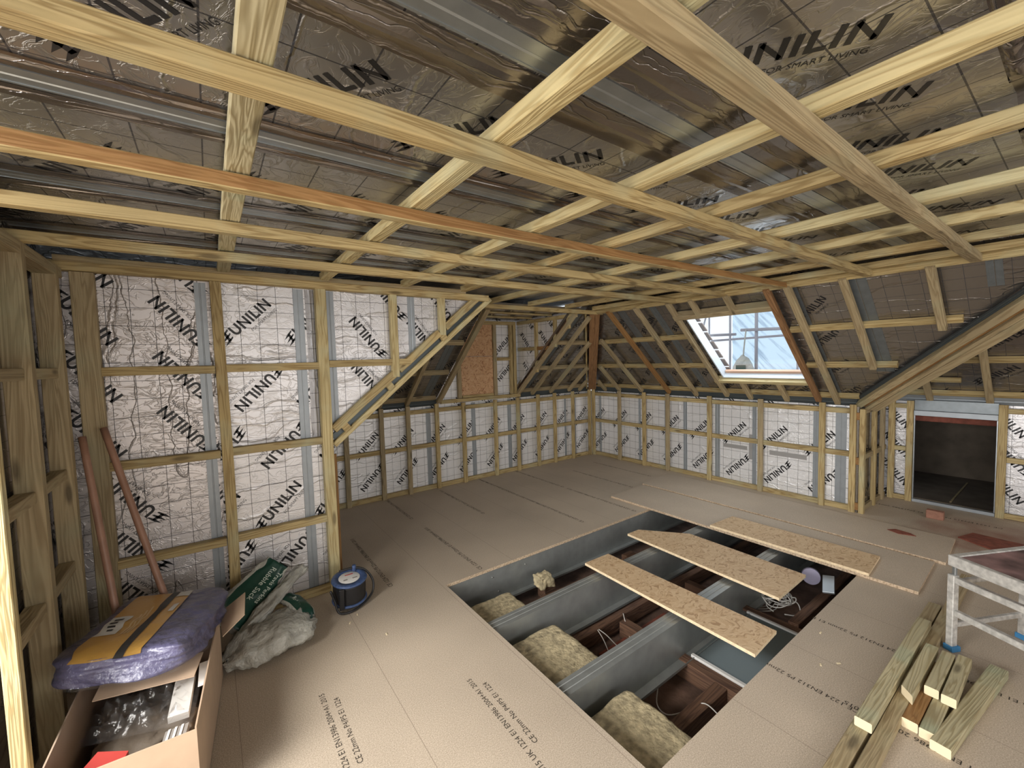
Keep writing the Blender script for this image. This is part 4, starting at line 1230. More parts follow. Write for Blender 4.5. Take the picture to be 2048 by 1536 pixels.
# near left wall
GN = 'uprights of the side wall at the left edge'
timber('side_wall_stud', (5.53, 1.80, 0), (5.53, 1.80, 2.07), (-1, 0, 0), .05, .08, M['pine_dull'], 'side wall stud nearest the partition corner', 'stud', GN)
timber('side_wall_stud', (5.53, 2.25, 0), (5.53, 2.25, 2.07), (-1, 0, 0), .05, .08, M['pine_dull'], 'second side wall stud from the partition corner', 'stud', GN)
timber('side_wall_stud', (5.515, 2.70, 0), (5.515, 2.70, 2.07), (-1, 0, 0), .038, .04, M['pine_pale'], 'bright near post at the left edge of the view', 'stud', GN)
for z in (1.555, 1.07, .62):
    nm = {1.555: 'upper', 1.07: 'middle', .62: 'lower'}[z]
    timber('nogging', (5.55, 1.83, z), (5.55, 2.222, z), (-1, 0, 0), .047, .06, M['pine_dull'], nm + ' nogging of the side wall next to the partition corner', 'nogging', 'noggings of the side wall')
    timber('nogging', (5.55, 2.28, z), (5.55, 2.634, z), (-1, 0, 0), .047, .06, M['pine_dull'], nm + ' nogging of the side wall beside the bright near post', 'nogging', 'noggings of the side wall')
timber('side_top_plate', (5.53, 1.72, 2.045), (5.53, 2.75, 2.045), (-1, 0, 0), .05, .08, M['pine_dull'], 'head plate of the side wall at the left edge', 'rail')

# ------------------------------------------------------------------ inside the floor hatch
def joist(y, x0, x1, z, hgt, lab, flange=.09):
    """cold rolled steel C joist: web looks towards +y, ribbed top flange"""
    bm = bmesh.new()
    prof = [(0, -hgt), (0, 0), (-flange * .22, 0), (-flange * .26, -.005), (-flange * .34, -.005), (-flange * .38, 0), (-flange * .58, 0), (-flange * .62, -.005), (-flange * .72, -.005), (-flange * .76, 0), (-flange, 0), (-flange, -.018), (-flange + .002, -.018), (-flange + .002, -.003),
            (-.003, -.003), (-.003, -hgt + .003), (.055, -hgt + .003), (.055, -hgt + .016), (.057, -hgt + .016), (.057, -hgt)]
    A = [bm.verts.new((0, a, b_)) for a, b_ in prof]; B = [bm.verts.new((x1 - x0, a, b_)) for a, b_ in prof]
    k = len(prof)
    for i in range(k):
        bm.faces.new((A[i], B[i], B[(i + 1) % k], A[(i + 1) % k]))
    bm.faces.new(A); bm.faces.new(B[::-1])
    o = link('floor_joist', finish(bm, 'floor_joist'), M['joist'])
    o.location = (x0, y, z)
    return tag(o, lab, 'floor joist', 'steel joists in the floor hatch')


joist(2.695, -.7, 4.6, -.024, .235, 'steel floor joist across the middle of the open hatch')
joist(3.305, -.7, 4.6, -.024, .235, 'steel floor joist nearer the viewer in the open hatch')
joist(2.098, -.7, 4.6, -.024, .235, 'steel floor joist forming the far side of the open hatch', .06)
joist(3.90, -.7, 4.6, -.024, .235, 'steel floor joist hidden under the near side of the hatch')
GJ = 'old brown timber joists under the hatch'
def oldj(y, x0, x1, z, lab, w=.055, d=.10):
    timber('old_joist', (x0, y, z), (x1, y, z), (0, 0, 1), w, d, M['old'], lab, 'timber joist', GJ, wob=.004)


oldj(2.81, .3, 4.4, -.245, 'old brown joist in front of the middle steel joist')
oldj(2.34, .3, 4.4, -.235, 'old brown joist below the far steel joist')
oldj(3.56, 2.80, 4.4, -.255, 'old brown joist at the near corner of the hatch', .07, .11)
oldj(3.60, .3, 1.95, -.22, 'old brown joist beside the coiled cables', .06)
oldj(3.76, .3, 1.95, -.22, 'old brown joist under the right edge of the hatch', .06)
timber('old_trimmer', (2.76, 2.86, -.25), (2.76, 4.3, -.25), (0, 0, 1), .07, .11, M['old'], 'old brown trimmer beside the white-edged steel plate', 'timber joist', GJ)
timber('old_trimmer', (1.98, 2.86, -.24), (1.98, 4.3, -.24), (0, 0, 1), .06, .11, M['old'], 'old brown trimmer between the steel plate and the coiled cables', 'timber joist', GJ)
pl_ = empty('steel_plate', (2.36, 3.6, -.262), 'dark grey flat steel plate in the hatch with white edges', 'steel plate')
for nm, lo, hi, mat in (('plate', (2.03, 3.34, -.262), (2.70, 4.2, -.25), simple('plate_grey', (.16, .19, .19), .5, .5)), ('edge_strip', (2.70, 3.34, -.262), (2.722, 4.2, -.238), M['paper']), ('edge_strip', (2.012, 3.34, -.262), (2.03, 4.2, -.238), M['paper'])):
    o = box(nm, lo, hi, mat, bev=.001); o.parent = pl_; o.location = o.location - pl_.location
tag(box('floor_void_base', (-.9, -.1, -.40), (8.4, 8.0, -.37), M['lath'], bev=0), 'brown back of the ceiling laths under the hatch', 'void base', kind='structure')
tag(box('wall_void', (HX1 + 1.2, 1.9, -.37), (HX1 + 1.25, 4.4, -.024), M['lath'], bev=0), 'dark end of the floor void', 'wall', kind='structure')
tag(box('lath_board', (2.35, 2.90, -.37), (3.05, 3.16, -.335), M['red_brown'], bev=.004), 'broken reddish board lying between the two steel joists', 'board')
tag(box('rough_block', (2.86, 2.20, -.30), (2.98, 2.29, -.19), M['old'], bev=.006), 'rough brown block under the far steel joist', 'block')
tag(box('rough_block', (2.05, 2.36, -.25), (2.17, 2.46, -.15), M['old'], bev=.006), 'sawn brown block behind the nearer strand board plank', 'block')


def slab(name, lo, hi, mat, label, cat, seed=1, amp=.02, n=22, fn=None):
    lo, hi = V(lo), V(hi)
    c = V(((lo.x + hi.x) / 2, (lo.y + hi.y) / 2, lo.z))
    bm = bmesh.new()
    bmesh.ops.create_cube(bm, size=2.0)
    bmesh.ops.subdivide_edges(bm, edges=bm.edges[:], cuts=n, use_grid_fill=True)
    hx, hy, hz = (hi.x - lo.x) / 2, (hi.y - lo.y) / 2, (hi.z - lo.z) / 2
    for v in bm.verts:
        p = v.co.copy()
        q = V((p.x * hx, p.y * hy, p.z * hz))
        # rounded edges
        r = .12
        for k in range(3):
            pass
        l = (abs(p.x) ** 24 + abs(p.y) ** 24 + abs(p.z) ** 24) ** (1 / 24)
        q = V((p.x / l * hx, p.y / l * hy, p.z / l * hz))
        d = noise.noise(q * 9 + V((seed * 7, 0, 0))) * amp + noise.noise(q * 32 + V((0, seed * 5, 0))) * amp * .5
        q += q.normalized() * d
        if fn: q = fn(q, p)
        v.co = q + V((0, 0, hz))
    for f in bm.faces: f.smooth = True
    o = link(name, finish(bm, name), mat); o.location = c
    return tag(o, label, cat)


GW_ = 'mineral wool slabs in the floor hatch'
for lo, hi, lab, sd in (((3.30, 2.76, -.22), (4.2, 3.19, -.10), 'mineral wool slab between the two steel joists', 1), ((3.34, 3.37, -.24), (4.2, 3.78, -.115), 'mineral wool slab at the near corner of the hatch', 2), ((3.30, 2.26, -.22), (4.2, 2.62, -.12), 'mineral wool edge showing behind the middle steel joist', 3)):
    o = slab('mineral_wool', lo, hi, M['wool'], lab, 'insulation slab', seed=sd, amp=.016); o['group'] = GW_
slab('wool_tuft', (2.90, 2.20, -.20), (3.02, 2.30, -.11), M['wool'], 'torn mineral wool tuft hanging under the far steel joist', 'wool tuft', seed=6, amp=.03, n=12)


def cable(pts, lab, r=.0032):
    o = tube('white_cable', pts, r, M['cable_white'], seg=6)
    return tag(o, lab, 'cable', 'white cables in the floor hatch')


cable([(3.02, 3.32, -.30), (3.10, 3.37, -.335), (3.10, 3.44, -.345), (3.02, 3.52, -.30), (2.99, 3.58, -.245), (3.02, 3.70, -.245), (3.10, 3.9, -.25)], 'white cable draped over the near brown joist')
cable([(3.28, 3.38, -.33), (3.18, 3.42, -.35), (3.16, 3.50, -.352), (3.25, 3.54, -.35), (3.34, 3.50, -.34), (3.4, 3.46, -.33)], 'looped white cable beside the near wool slab')
cable([(2.72, 2.83, -.235), (2.76, 2.88, -.25), (2.80, 2.97, -.33), (2.78, 3.10, -.345), (2.72, 3.26, -.33)], 'white cable coming over the brown joist in the middle of the hatch')
cable([(2.98, 2.84, -.238), (2.96, 2.89, -.26), (2.90, 2.98, -.34), (2.80, 3.08, -.35), (2.72, 3.24, -.34)], 'forked white cable, the upper strand')
cable([(2.99, 2.84, -.238), (3.0, 2.90, -.27), (3.02, 3.0, -.34), (3.0, 3.12, -.35), (3.02, 3.24, -.345)], 'forked white cable, the lower strand')
cable([(1.75, 3.74, -.24), (1.80, 3.82, -.20), (1.82, 4.0, -.2)], 'thin pair of white cables at the right edge of the hatch', .002)
cp = empty('cable_coil', (1.62, 3.22, -.33), 'tangled coil of white cables at the far right of the hatch', 'cable coil')
rnd = random.Random(4)
for k in range(9):
    cx, cy, rr = 1.70 + rnd.uniform(-.06, .06), 3.42 + rnd.uniform(-.07, .05), rnd.uniform(.05, .12)
    ph = rnd.uniform(0, 6)
    pts = [(cx + rr * math.cos(ph + a * .7) * (1 + .1 * rnd.random()), cy + rr * .9 * math.sin(ph + a * .7), -.27 + .02 * k / 3 + rnd.uniform(-.012, .012)) for a in range(9)]
    inpar(tube('cable_loop', pts, .004, M['cable_white'], seg=6), cp)
for k in range(6):
    pts = [(2.0 - .02 * k, 3.28 - .025 * k, -.27), (1.88 - .01 * k, 3.33 - .03 * k, -.30), (1.75, 3.40 - .03 * k, -.31), (1.66, 3.40 - .02 * k, -.29)]
    inpar(tube('cable_strand', pts, .0035, M['cable_white'], seg=6), cp)
bm = bmesh.new(); bmesh.ops.create_cone(bm, cap_ends=True, segments=28, radius1=.062, radius2=.058, depth=.018)
o = link('lilac_lid', finish(bm, 'lilac_lid'), M['purple']); o.location = (1.36, 3.50, -.145); o.rotation_euler = (0, math.radians(78), math.radians(20))
tag(o, 'pale lilac plastic lid standing under the loose chipboards', 'lid')
o = box('metal_bracket', (1.42, 3.62, -.10), (1.58, 3.69, -.085), M['steel_light'], bev=.002); o.rotation_euler = (0.2, .35, .3)
tag(o, 'pale grey metal bracket at the right corner of the hatch', 'bracket')

# ------------------------------------------------------------------ loose boards
def slabpoly(name, pts, z, th, mat, edge, label, cat, group=None, tilt=None):
    c = V((sum(p[0] for p in pts) / len(pts), sum(p[1] for p in pts) / len(pts), z))
    pts = ccw(pts)
    bm = bmesh.new()
    T = [bm.verts.new((p[0] - c.x, p[1] - c.y, th)) for p in pts]; B = [bm.verts.new((p[0] - c.x, p[1] - c.y, 0)) for p in pts]
    bm.faces.new(T); bm.faces.new(B[::-1])
    k = len(pts)
    for i in range(k):
        f = bm.faces.new((T[i], B[i], B[(i + 1) % k], T[(i + 1) % k])); f.material_index = 1
    o = link(name, finish(bm, name), [mat, edge]); o.location = c
    return tag(o, label, cat, group)


GCB = 'loose chipboard sheets beyond the hatch'
slabpoly('loose_chipboard', [(1.44, 1.62), (1.415, 4.10), (.815, 4.08), (.84, 1.60)], .0005, .02, M['chip_loose'], M['chip_edge'], 'loose chipboard sheet bridging the far edge of the hatch', 'chipboard sheet', GCB)
slabpoly('loose_chipboard', [(.805, 1.56), (.775, 4.13), (.18, 4.10), (.20, 1.50)], .0005, .02, M['chip_loose'], M['chip_edge'], 'loose chipboard sheet nearest the wall under the roof window', 'chipboard sheet', GCB)
GO = 'strand board planks over the hatch'
z1 = .001
slabpoly('strand_board_plank', [(2.764, 2.512), (2.517, 2.521), (2.506, 3.72), (2.789, 3.733)], .0005, .018, M['osb'], M['osb_edge'], 'strand board plank nearest the viewer, laid across the open hatch', 'plank', GO)
slabpoly('strand_board_plank', [(2.101, 2.376), (1.957, 2.382), (1.694, 2.715), (1.712, 3.586), (2.153, 3.592)], .0005, .018, M['osb'], M['osb_edge'], 'strand board plank with a cut-off corner across the open hatch', 'plank', GO)
slabpoly('strand_board_plank', [(1.431, 2.748), (1.082, 2.773), (1.05, 3.829), (1.414, 3.854)], .021, .018, M['osb'], M['osb_edge'], 'strand board plank lying on the loose chipboards', 'plank', GO)

# ------------------------------------------------------------------ timber offcuts at the right
def cut(p0, p1, z, lab, mat='pine_green', w=.052, d=.04, name='timber_offcut', grp='timber offcuts stacked by the platform', skew=0):
    timber(name, (p0[0], p0[1], z + d), (p1[0], p1[1], z + d), (0, 0, 1), w, d, M[mat], lab, 'timber', grp, endmat=M['end'], skew=skew, wob=.0005)


cut((1.88, 4.205), (2.93, 4.205), .041, 'greenish length with a dark knot on top of the long brown timber', 'pine_green', .056)
cut((1.55, 4.195), (4.6, 4.190), 0, 'long brown timber running under the greenish length', 'pine_dull', .056, name='long_timber', grp='long timbers on the floor')
cut((.95, 4.252), (4.4, 4.262), 0, 'long weathered timber passing behind the platform legs', 'pine_dull', .05, name='long_timber', grp='long timbers on the floor')
cut((2.13, 4.275), (2.60, 4.272), .041, 'offcut with a slanting cut end and an oval mark, nearest the long timbers', 'pine_green', .046, skew=.05)
cut((2.14, 4.334), (2.50, 4.332), .041, 'top offcut in the middle of the three side by side', 'pine_green', .046)
cut((2.12, 4.386), (2.51, 4.386), .041, 'top offcut on the platform side of the three', 'pine_green', .046)
cut((2.20, 4.313), (2.73, 4.306), 0, 'brown-grained offcut in the lower layer', 'pine_orange', .05)
cut((2.20, 4.366), (2.74, 4.360), 0, 'greenish offcut in the lower layer beside the brown-grained one', 'pine_green', .05)
cut((2.02, 4.485), (2.78, 4.402), 0, 'longest loose offcut lying apart on the floor', 'pine_green', .06)

# ------------------------------------------------------------------ hop-up platform
hp = empty('hop_up_platform', (1.75, 4.45, 0), 'folding aluminium work platform with a red-brown stained deck and blue feet', 'work platform')
ex = V((.46, .888, 0)).normalized(); ey = V((-ex.y, ex.x, 0))   # long direction and depth (towards the hatch)
c0 = V((1.955, 4.295, 0))                                        # near left corner
def hb(name, a0, a1, b0, b1, z0, z1, mat, par=hp, bev=.003):
    bm = bmesh.new(); box_mesh(bm, a0, a1, b0, b1, z0, z1, 0, bev)
    mt = Matrix((ex, ey, V((0, 0, 1)))).transposed().to_4x4(); mt.translation = c0
    me = finish(bm, name); me.transform(mt)
    o = link(name, me, mat); inpar(o, par); return o


TL, TD = 1.3, .50
dk = hb('deck', 0.03, TL - .03, .03, TD - .03, .487, .496, M['ply_top'])
for k in range(1, 5):
    g_ = hb('deck_groove', k * .26, k * .26 + .008, .035, TD - .035, .4962, .4975, M['steel_dark'], bev=0)
hb('deck_rim', 0, TL, 0, .03, .445, .5, M['alu']); hb('deck_rim', 0, TL, TD - .03, TD, .445, .5, M['alu'])
hb('deck_rim', 0, .03, .03, TD - .03, .445, .5, M['alu']); hb('deck_rim', TL - .03, TL, .03, TD - .03, .445, .5, M['alu'])
for a in (0.0, TL - .04):
    for b_ in (0.0, TD - .04):
        lg = hb('leg', a + .0, a + .03, b_ + .0, b_ + .035, .02, .40, M['alu'])
        fo = hb('foot', a - .006, a + .04, b_ - .006, b_ + .045, 0, .028, M['blue_foot'], par=lg)
        hb('hinge_pin', a + .012, a + .028, b_ + .01, b_ + .026, .40, .445, M['steel'])
for b_ in (0.005, TD - .03):
    hb('cross_rail', .03, TL - .04, b_, b_ + .028, .36, .392, M['alu']); hb('cross_rail', .03, TL - .04, b_, b_ + .028, .19, .22, M['alu'])
for a in (.003, TL - .03):
    hb('end_rail', a, a + .02, .035, TD - .04, .345, .37, M['alu']); hb('end_rail', a, a + .02, .035, TD - .04, .12, .145, M['alu'])
hp.location = hp.location  # origin stays on the floor

# ------------------------------------------------------------------ small things on the right-hand floor
o = box('terracotta_block', (-.36, 3.845, 0), (-.30, 3.96, .075), M['terracotta'], bev=.004)
tag(o, 'small terracotta block standing on the floor before the dark hatch', 'block')
slabpoly('red_offcut', [(.36, 3.72), (.30, 3.76), (.32, 3.86), (.36, 3.90), (.40, 3.80)], .0212, .004, M['red_brown'], M['red_brown'], 'small red-brown scrap lying on the loose chipboard', 'scrap')
slabpoly('red_board', [(.08, 4.10), (-.12, 4.16), (-.10, 4.44), (.12, 4.42), (.2, 4.30)], .0005, .008, M['red_brown'], M['red_brown'], 'red-brown flat scrap on the dusty floor beside the platform', 'scrap')
rnd = random.Random(9)
for k, (x, y) in enumerate(((4.30, 2.06), (4.36, 2.12), (2.58, 3.95), (2.50, 4.0), (2.3, 3.86), (4.22, 2.36))):
    o = box('wood_chip', (x, y, 0.0005), (x + .018, y + .007, .003), M['end'], bev=0); o.rotation_euler = (0, 0, rnd.uniform(0, 3))
    tag(o, 'tiny pale wood chip on the floor, ' + ('nearest the cable reel', 'second from the cable reel', 'nearest the timber offcuts', 'middle of three near the hatch edge', 'furthest of three near the hatch edge', 'between the reel and the hatch')[k], 'wood chip', 'tiny wood chips on the floor')

# ------------------------------------------------------------------ cable reel
rl = empty('cable_reel', (4.34, 1.93, 0), 'blue extension cable reel wound with black cable at the foot of the post', 'cable reel')
ax = V((.33, .10, .93)).normalized()                 # reel leans, its printed face tips up to the viewer
base = V((4.315, 1.92, .042))
fr = frame(base, V((1, 0, 0)), ax)
def lathe(name, prof, mat, mt, par, seg=40):
    bm = bmesh.new(); rings = []
    for r, z in prof:
        rings.append([bm.verts.new((r * math.cos(2 * math.pi * k / seg), r * math.sin(2 * math.pi * k / seg), z)) for k in range(seg)])
    for i in range(len(rings) - 1):
        for k in range(seg):
            f = bm.faces.new((rings[i][k], rings[i][(k + 1) % seg], rings[i + 1][(k + 1) % seg], rings[i + 1][k])); f.smooth = True
    bm.faces.new(rings[0][::-1]); bm.faces.new(rings[-1])
    me = finish(bm, name); me.transform(mt)
    o = link(name, me, mat); inpar(o, par); return o


RR = .105
lathe('lower_disc', [(RR * .3, 0), (RR, .0), (RR + .003, .006), (RR, .012), (RR * .3, .012)], M['blue_plastic'], fr, rl)
cb = lathe('cable_winding', [(RR * .5, .012)] + [(RR * .9 + .006 * abs(math.sin(i * math.pi / 2 + .5)), .014 + i * .0048) for i in range(25)] + [(RR * .5, .134)], M['cable_black'], fr, rl)
tp = lathe('upper_disc', [(RR * .4, .134), (RR, .134), (RR + .004, .140), (RR, .148), (RR * .72, .150), (RR * .70, .146), (RR * .1, .146)], M['blue_plastic'], fr, rl)
lathe('face_label', [(RR * .62, .1462), (RR * .60, .1475), (0.012, .1475)], M['paper'], fr, rl)
for q, (u, v, su, sv) in enumerate(((-.03, .02, .03, .012), (.028, .02, .024, .012), (-.005, -.03, .05, .008))):
    bm = bmesh.new(); box_mesh(bm, u - su / 2, u + su / 2, v - sv / 2, v + sv / 2, .1478, .1488, 0, 0)
    me = finish(bm, 'label_print'); me.transform(fr); inpar(link('label_print', me, M['label_grey'] if q < 2 else M['red_plastic']), rl)
kn = lathe('winding_knob', [(.008, .146), (.013, .150), (.013, .185), (.009, .19)], M['blue_plastic'], fr @ Matrix.Translation((-.045, .055 - .11, 0)) , rl, 16)
pts = [V(p) for p in ((4.36, 1.87, .215), (4.27, 1.885, .218), (4.205, 1.90, .19), (4.165, 1.925, .12), (4.175, 1.95, .055), (4.24, 1.99, .02), (4.33, 2.03, .014), (4.40, 2.01, .018), (4.42, 1.99, .09), (4.44, 1.985, .16))]
inpar(tube('frame_bar', pts, .007, M['cable_black'], seg=8), rl)
bm = bmesh.new(); box_mesh(bm, .055, .085, .085, .102, .0, .14, 0, .004); me = finish(bm, 'bracket'); me.transform(fr); inpar(link('bracket', me, M['cable_black']), rl)

# ------------------------------------------------------------------ long handles leaning in the corner
for p, q, lab in (((5.50, 1.77, 1.235), (5.345, 2.12, .02), 'reddish wooden handle leaning in the corner, the left of two'), ((5.425, 1.74, 1.268), (5.12, 2.10, .02), 'reddish wooden handle leaning on the foil partition, the right of two')):
    p, q = V(p), V(q)
    o = tube('tool_handle', [q, q.lerp(p, .3), q.lerp(p, .7), p], .0155, M['handle'], seg=12, sub=3)
    tag(o, lab, 'tool handle', 'wooden handles in the corner')

# ------------------------------------------------------------------ cardboard box
bxe = empty('cardboard_box', (5.24, 2.48, 0), 'open cardboard box of oddments under the blue sheet pack', 'box')
A_, B_, D_2, E_ = (5.075, 2.93), (5.0, 2.17), (5.465, 2.905), (5.44, 2.10)
HB = .33
def wallp(name, a, b_, z0, z1, mat, th=.005):
    return plate(name, [(a[0], a[1], z0), (b_[0], b_[1], z0), (b_[0], b_[1], z1), (a[0], a[1], z1)], th, mat, bxe)


wallp('side_panel', A_, B_, .004, HB, M['card']); wallp('side_panel', D_2, A_, .004, HB - .01, M['card'])
wallp('side_panel', B_, E_, .004, HB, M['card']); wallp('side_panel', E_, D_2, .004, HB, M['card_in'])
plate('bottom_panel', [(*A_, .005), (*D_2, .005), (*E_, .005), (*B_, .005)], .004, M['card_in'], bxe)
plate('flap', [(B_[0] + .0, B_[1], HB), (4.99, 2.40, HB), (4.90, 2.36, HB + .05), (4.885, 2.14, HB + .055)], .004, M['card'], bxe)
plate('flap', [(5.09, 2.60, HB - .02), (5.40, 2.52, HB - .02), (5.38, 2.40, HB + .0), (5.06, 2.48, HB + .0)], .004, M['card'], bxe)
ct = (('long white carton with clear windows in the cardboard box', 'carton', [(5.09, 2.50, .27), (5.155, 2.50, .27), (5.175, 2.67, .23), (5.11, 2.68, .23)], M['paper']),
      ('small printed white card against the side of the box', 'card', [(5.045, 2.50, .30), (5.075, 2.50, .30), (5.082, 2.58, .25), (5.052, 2.58, .25)], M['paper']),
      ('grey striped packet in the cardboard box', 'packet', [(5.11, 2.70, .20), (5.18, 2.70, .20), (5.20, 2.79, .18), (5.13, 2.80, .18)], M['label_grey']),
      ('small brown carton corner at the bottom of the cardboard box', 'carton', [(5.09, 2.76, .18), (5.13, 2.75, .18), (5.14, 2.80, .17), (5.10, 2.82, .17)], M['card']),
      ('red plastic piece under clear film in the cardboard box', 'plastic piece', [(5.27, 2.79, .25), (5.35, 2.76, .27), (5.42, 2.84, .24), (5.31, 2.87, .22)], M['red_plastic']))
for lab, cat, pts, mat in ct:
    o = plate({'carton': 'carton', 'card': 'printed_card', 'packet': 'striped_packet', 'plastic piece': 'red_piece'}[cat], pts, .03 if cat != 'card' else .003, mat, None)
    tag(o, lab, cat)
    if cat == 'packet':
        for k in range(3):
            a = V(pts[0]).lerp(V(pts[1]), .2 + .28 * k); b_ = V(pts[3]).lerp(V(pts[2]), .2 + .28 * k); s2 = V((.008, 0, 0)); up = V((0, 0, .003))
            inpar(plate('stripe', [a + up, a + s2 + up, b_ + s2 + up, b_ + up], .001, M['paper'], None), o)
o = crumple('plastic_film', (5.25, 2.56, .24), (1, -.35, 0), (.1, 1, 0), .36, .30, .08, M['film'], 'crumpled clear plastic film filling the cardboard box', 'plastic film', n=30, seed=11)
slab('dark_oddments', (5.10, 2.30, .012), (5.40, 2.68, .17), simple('dark_bag', (.20, .165, .13), .5, bump=.6, bscale=20), 'dark bag of oddments in the bottom of the cardboard box', 'bag', seed=12, amp=.05, n=16)

# ------------------------------------------------------------------ blue dust sheet pack
PKC = V((5.235, 2.285, .40))
PHX, PHY, PHZ = .225, .285, .06
rot = Matrix.Rotation(math.radians(-17), 4, 'Z') @ Matrix.Rotation(math.radians(4), 4, 'X') @ Matrix.Rotation(math.radians(-3), 4, 'Y')


def pack_pt(px, py, pz, lift=0.0):
    l = (abs(px) ** 6 + abs(py) ** 6 + abs(pz) ** 6) ** (1 / 6) or 1
    f = lambda a: a / l
    q = V((f(px) * (PHX + lift), f(py) * (PHY + lift), f(pz) * (PHZ + lift)))
    d = noise.noise(V((q.x * 7, q.y * 7, q.z * 16))) * .022 + noise.noise(V((q.x * 19, q.y * 19, q.z * 30))) * .007 + (abs(noise.noise(V((q.x * 5, q.y * 14, q.z * 40 + 3)))) - .2) * .02 * (1 if abs(pz) < .9 else .4)
    q += q.normalized() * d
    return PKC + (rot @ q)


def packpatch(name, x0, x1, y0, y1, mat, lift, par, n=18, wrap=True):
    """patch on the top of the pack; y beyond 1 runs down the near side"""
    bm = bmesh.new(); G = []
    for i in range(n + 1):
        row = []
        for j in range(n + 1):
            x = x0 + (x1 - x0) * i / n; y = y0 + (y1 - y0) * j / n
            if y <= 1: p = pack_pt(x, y, 1, lift)
            else: p = pack_pt(x, 1, 1 - (y - 1) * 2.2, lift)
            row.append(bm.verts.new(p - pk.location))
        G.append(row)
    for i in range(n):
        for j in range(n):
            f = bm.faces.new((G[i][j], G[i + 1][j], G[i + 1][j + 1], G[i][j + 1])); f.smooth = True
    me = finish(bm, name)
    o = link(name, me, mat); o.parent = par
    return o


pk = empty('dust_sheet_pack', (5.255, 2.255, .28), 'blue folded dust sheets in clear wrap with a yellow label, on the cardboard box', 'dust sheet pack')
def packbody(name, lift, mat, n=26):
    bm = bmesh.new(); bmesh.ops.create_cube(bm, size=2.0)
    bmesh.ops.subdivide_edges(bm, edges=bm.edges[:], cuts=n, use_grid_fill=True)
    for v in bm.verts: v.co = pack_pt(v.co.x, v.co.y, v.co.z, lift) - pk.location
    for f in bm.faces: f.smooth = True
    o = link(name, finish(bm, name), mat); o.parent = pk; return o


packbody('folded_sheets', 0, M['sheet_blue']); packbody('clear_wrap', .008, M['film'])
yl = packpatch('yellow_label', -.30, .74, -.92, 1.12, M['yellow'], .0035, pk)
bk = packpatch('black_band', -.06, .08, -.92, 1.14, M['black_print'], .0055, pk)
wl = packpatch('white_badge', .40, .72, -.12, .42, M['paper'], .0055, pk, n=8)
for k in range(4):
    packpatch('badge_lettering', .48 + .01 * k, .63 - .01 * k, -.04 + k * .10, .01 + k * .10, M['black_print'], .0072, wl, n=4)
for k in range(3):
    packpatch('small_print', .17 + .05 * k, .20 + .05 * k, -.35 + .1 * k, .45, simple('faint_print', (.72, .52, .26), .5), .0055, yl, n=6)
packpatch('white_print', -.25, -.17, -.30, -.05, M['paper'], .0055, yl, n=4)
packpatch('clear_corner', -.30, -.07, -.92, -.62, M['paper'], .0055, yl, n=4)

# ------------------------------------------------------------------ rubble sack
sk = empty('rubble_sack', (4.79, 2.02, 0), 'crumpled clear rubble sack with dark green printed bands by the partition', 'rubble sack')


def lobe(name, pts, widths, mat, par, flat=.45, seed=1, amp=.02, upv=(0, 0, 1), seg=28, sub=8, band=None, bandmat=None):
    """plump crumpled tube that follows pts; widths are half widths"""
    pts = [V(p) for p in pts]
    P = []; Wd = []
    n = len(pts)
    for i in range(n - 1):
        p0 = pts[i - 1] if i else pts[0] * 2 - pts[1]; p1 = pts[i]; p2 = pts[i + 1]; p3 = pts[i + 2] if i + 2 < n else pts[-1] * 2 - pts[-2]
        for k in range(sub):
            t = k / sub
            P.append(0.5 * ((2 * p1) + (p2 - p0) * t + (2 * p0 - 5 * p1 + 4 * p2 - p3) * t * t + (3 * p1 - p0 - 3 * p2 + p3) * t ** 3))
            Wd.append(widths[i] + (widths[i + 1] - widths[i]) * t)
    P.append(pts[-1]); Wd.append(widths[-1])
    bm = bmesh.new(); rings = []
    for i, p in enumerate(P):
        d = (P[min(i + 1, len(P) - 1)] - P[max(i - 1, 0)]).normalized()
        a = d.cross(V(upv)).normalized(); c = a.cross(d)
        ring = []
        for k in range(seg):
            q = 2 * math.pi * k / seg
            w = Wd[i]
            v = a * math.cos(q) * w + c * math.sin(q) * w * flat
            nn = noise.noise(V((p.x * 9 + math.cos(q) * 2 + seed, p.y * 9 + math.sin(q) * 2, p.z * 9))) * amp
            rd = (1 - abs(noise.noise(V((i * .25 + seed * 3, math.cos(q) * 2.2, math.sin(q) * 2.2)))) * 3) * amp * .6
            v = v + (v.normalized() if v.length > 1e-5 else c) * (nn + rd)
            pp = p + v
            pp.z = max(pp.z, .003)
            ring.append(bm.verts.new(pp - par.location))
        rings.append(ring)
    for i in range(len(rings) - 1):
        for k in range(seg):
            f = bm.faces.new((rings[i][k], rings[i + 1][k], rings[i + 1][(k + 1) % seg], rings[i][(k + 1) % seg])); f.smooth = True
            if band and band(i / (len(rings) - 1), (k + .5) / seg): f.material_index = 1
    bm.faces.new(rings[0][::-1]); bm.faces.new(rings[-1])
    o = link(name, finish(bm, name), [mat] + ([bandmat] if bandmat else [])); o.parent = par
    return o


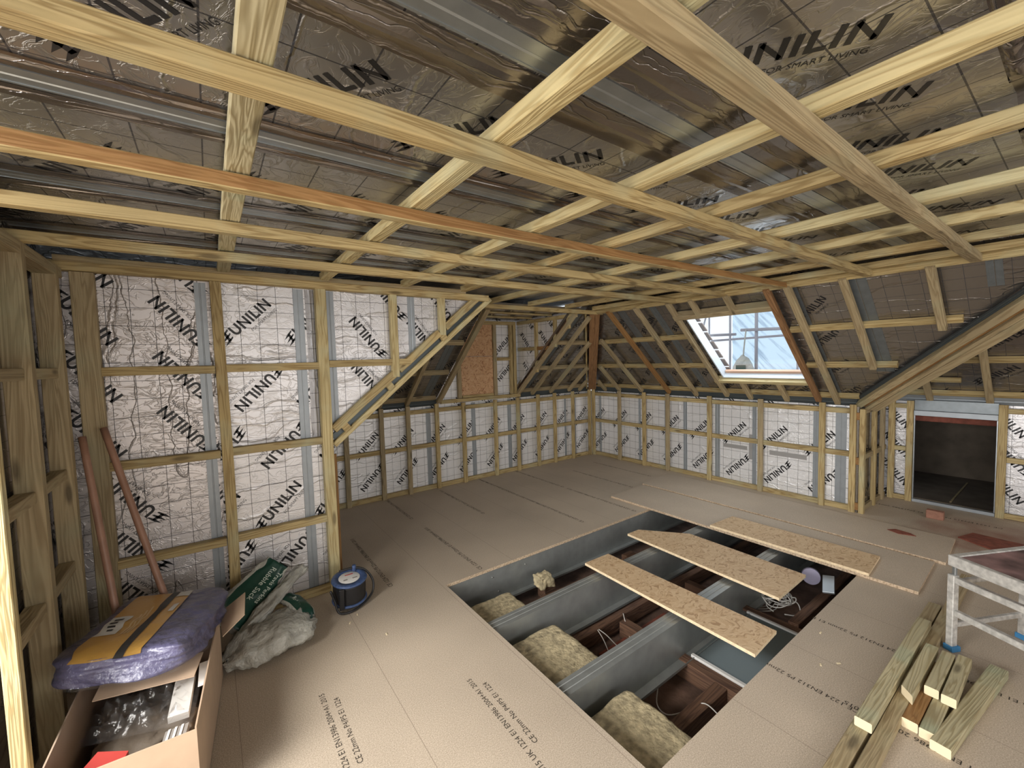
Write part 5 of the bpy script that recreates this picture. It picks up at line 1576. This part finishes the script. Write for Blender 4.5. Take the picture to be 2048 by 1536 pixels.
lobe('sack_body', [(5.0, 2.16, .05), (4.90, 2.13, .075), (4.76, 2.10, .08), (4.64, 2.07, .075), (4.585, 2.04, .04)], [.03, .13, .15, .14, .03], M['sack'], sk, flat=.55, seed=2, amp=.03)
lobe('sack_fold', [(4.98, 1.98, .16), (4.88, 1.88, .20), (4.77, 1.80, .27), (4.69, 1.76, .335)], [.10, .11, .09, .065], M['sack'], sk, flat=.30, seed=4, amp=.012, upv=(0, .8, .6),
     band=lambda t, k: .08 < k < .40, bandmat=M['green_print'])
lobe('sack_twist', [(4.95, 2.10, .10), (4.80, 1.98, .17), (4.66, 1.86, .235), (4.56, 1.78, .27)], [.02, .045, .035, .04], M['sack'], sk, flat=.6, seed=7, amp=.014)
lobe('sack_side', [(4.68, 1.90, .17), (4.635, 1.97, .155), (4.60, 2.06, .12), (4.60, 2.13, .05)], [.045, .05, .055, .03], M['sack'], sk, flat=.5, seed=9, amp=.008, upv=(-.3, .3, 1),
     band=lambda t, k: .12 < k < .38, bandmat=M['green_print'])


def decal(text, size, p, X, Z, mat, par, name='printed_lettering', k=1.0):
    tris = font_tris(text, size)
    mt = frame(p, X, Z)
    bm = bmesh.new()
    for t in tris:
        bm.faces.new([bm.verts.new((mt @ V((x, y, 0))) - par.location) for x, y in t])
    me = bpy.data.meshes.new(name); bm.to_mesh(me); bm.free()
    o = link(name, me, mat); o.parent = par; return o


decal('Rubble Sack', .042, (4.725, 1.835, .352), (.62, .42, -.42), (0, .72, .68), M['sack_text'], sk)
decal('Travis Perkins', .034, (4.70, 1.885, .332), (.62, .42, -.42), (0, .72, .68), M['sack_text'], sk)
decal('Rubble Sack', .032, (4.650, 1.965, .188), (-.17, .9, -.35), (.2, .35, .93), M['sack_text'], sk)

# screws in the floor hatch joists
for k, (x, z) in enumerate(((3.33, -.075), (3.28, -.20), (3.02, -.07))):
    o = tube('joist_screw', [(x, 2.1, z), (x, 2.106, z)], .005, M['screw'], seg=8, sub=1)
    tag(o, 'zinc screw head in the far steel joist, ' + ('upper left', 'lower left', 'further right')[k], 'screw', 'zinc screw heads in the far steel joist')
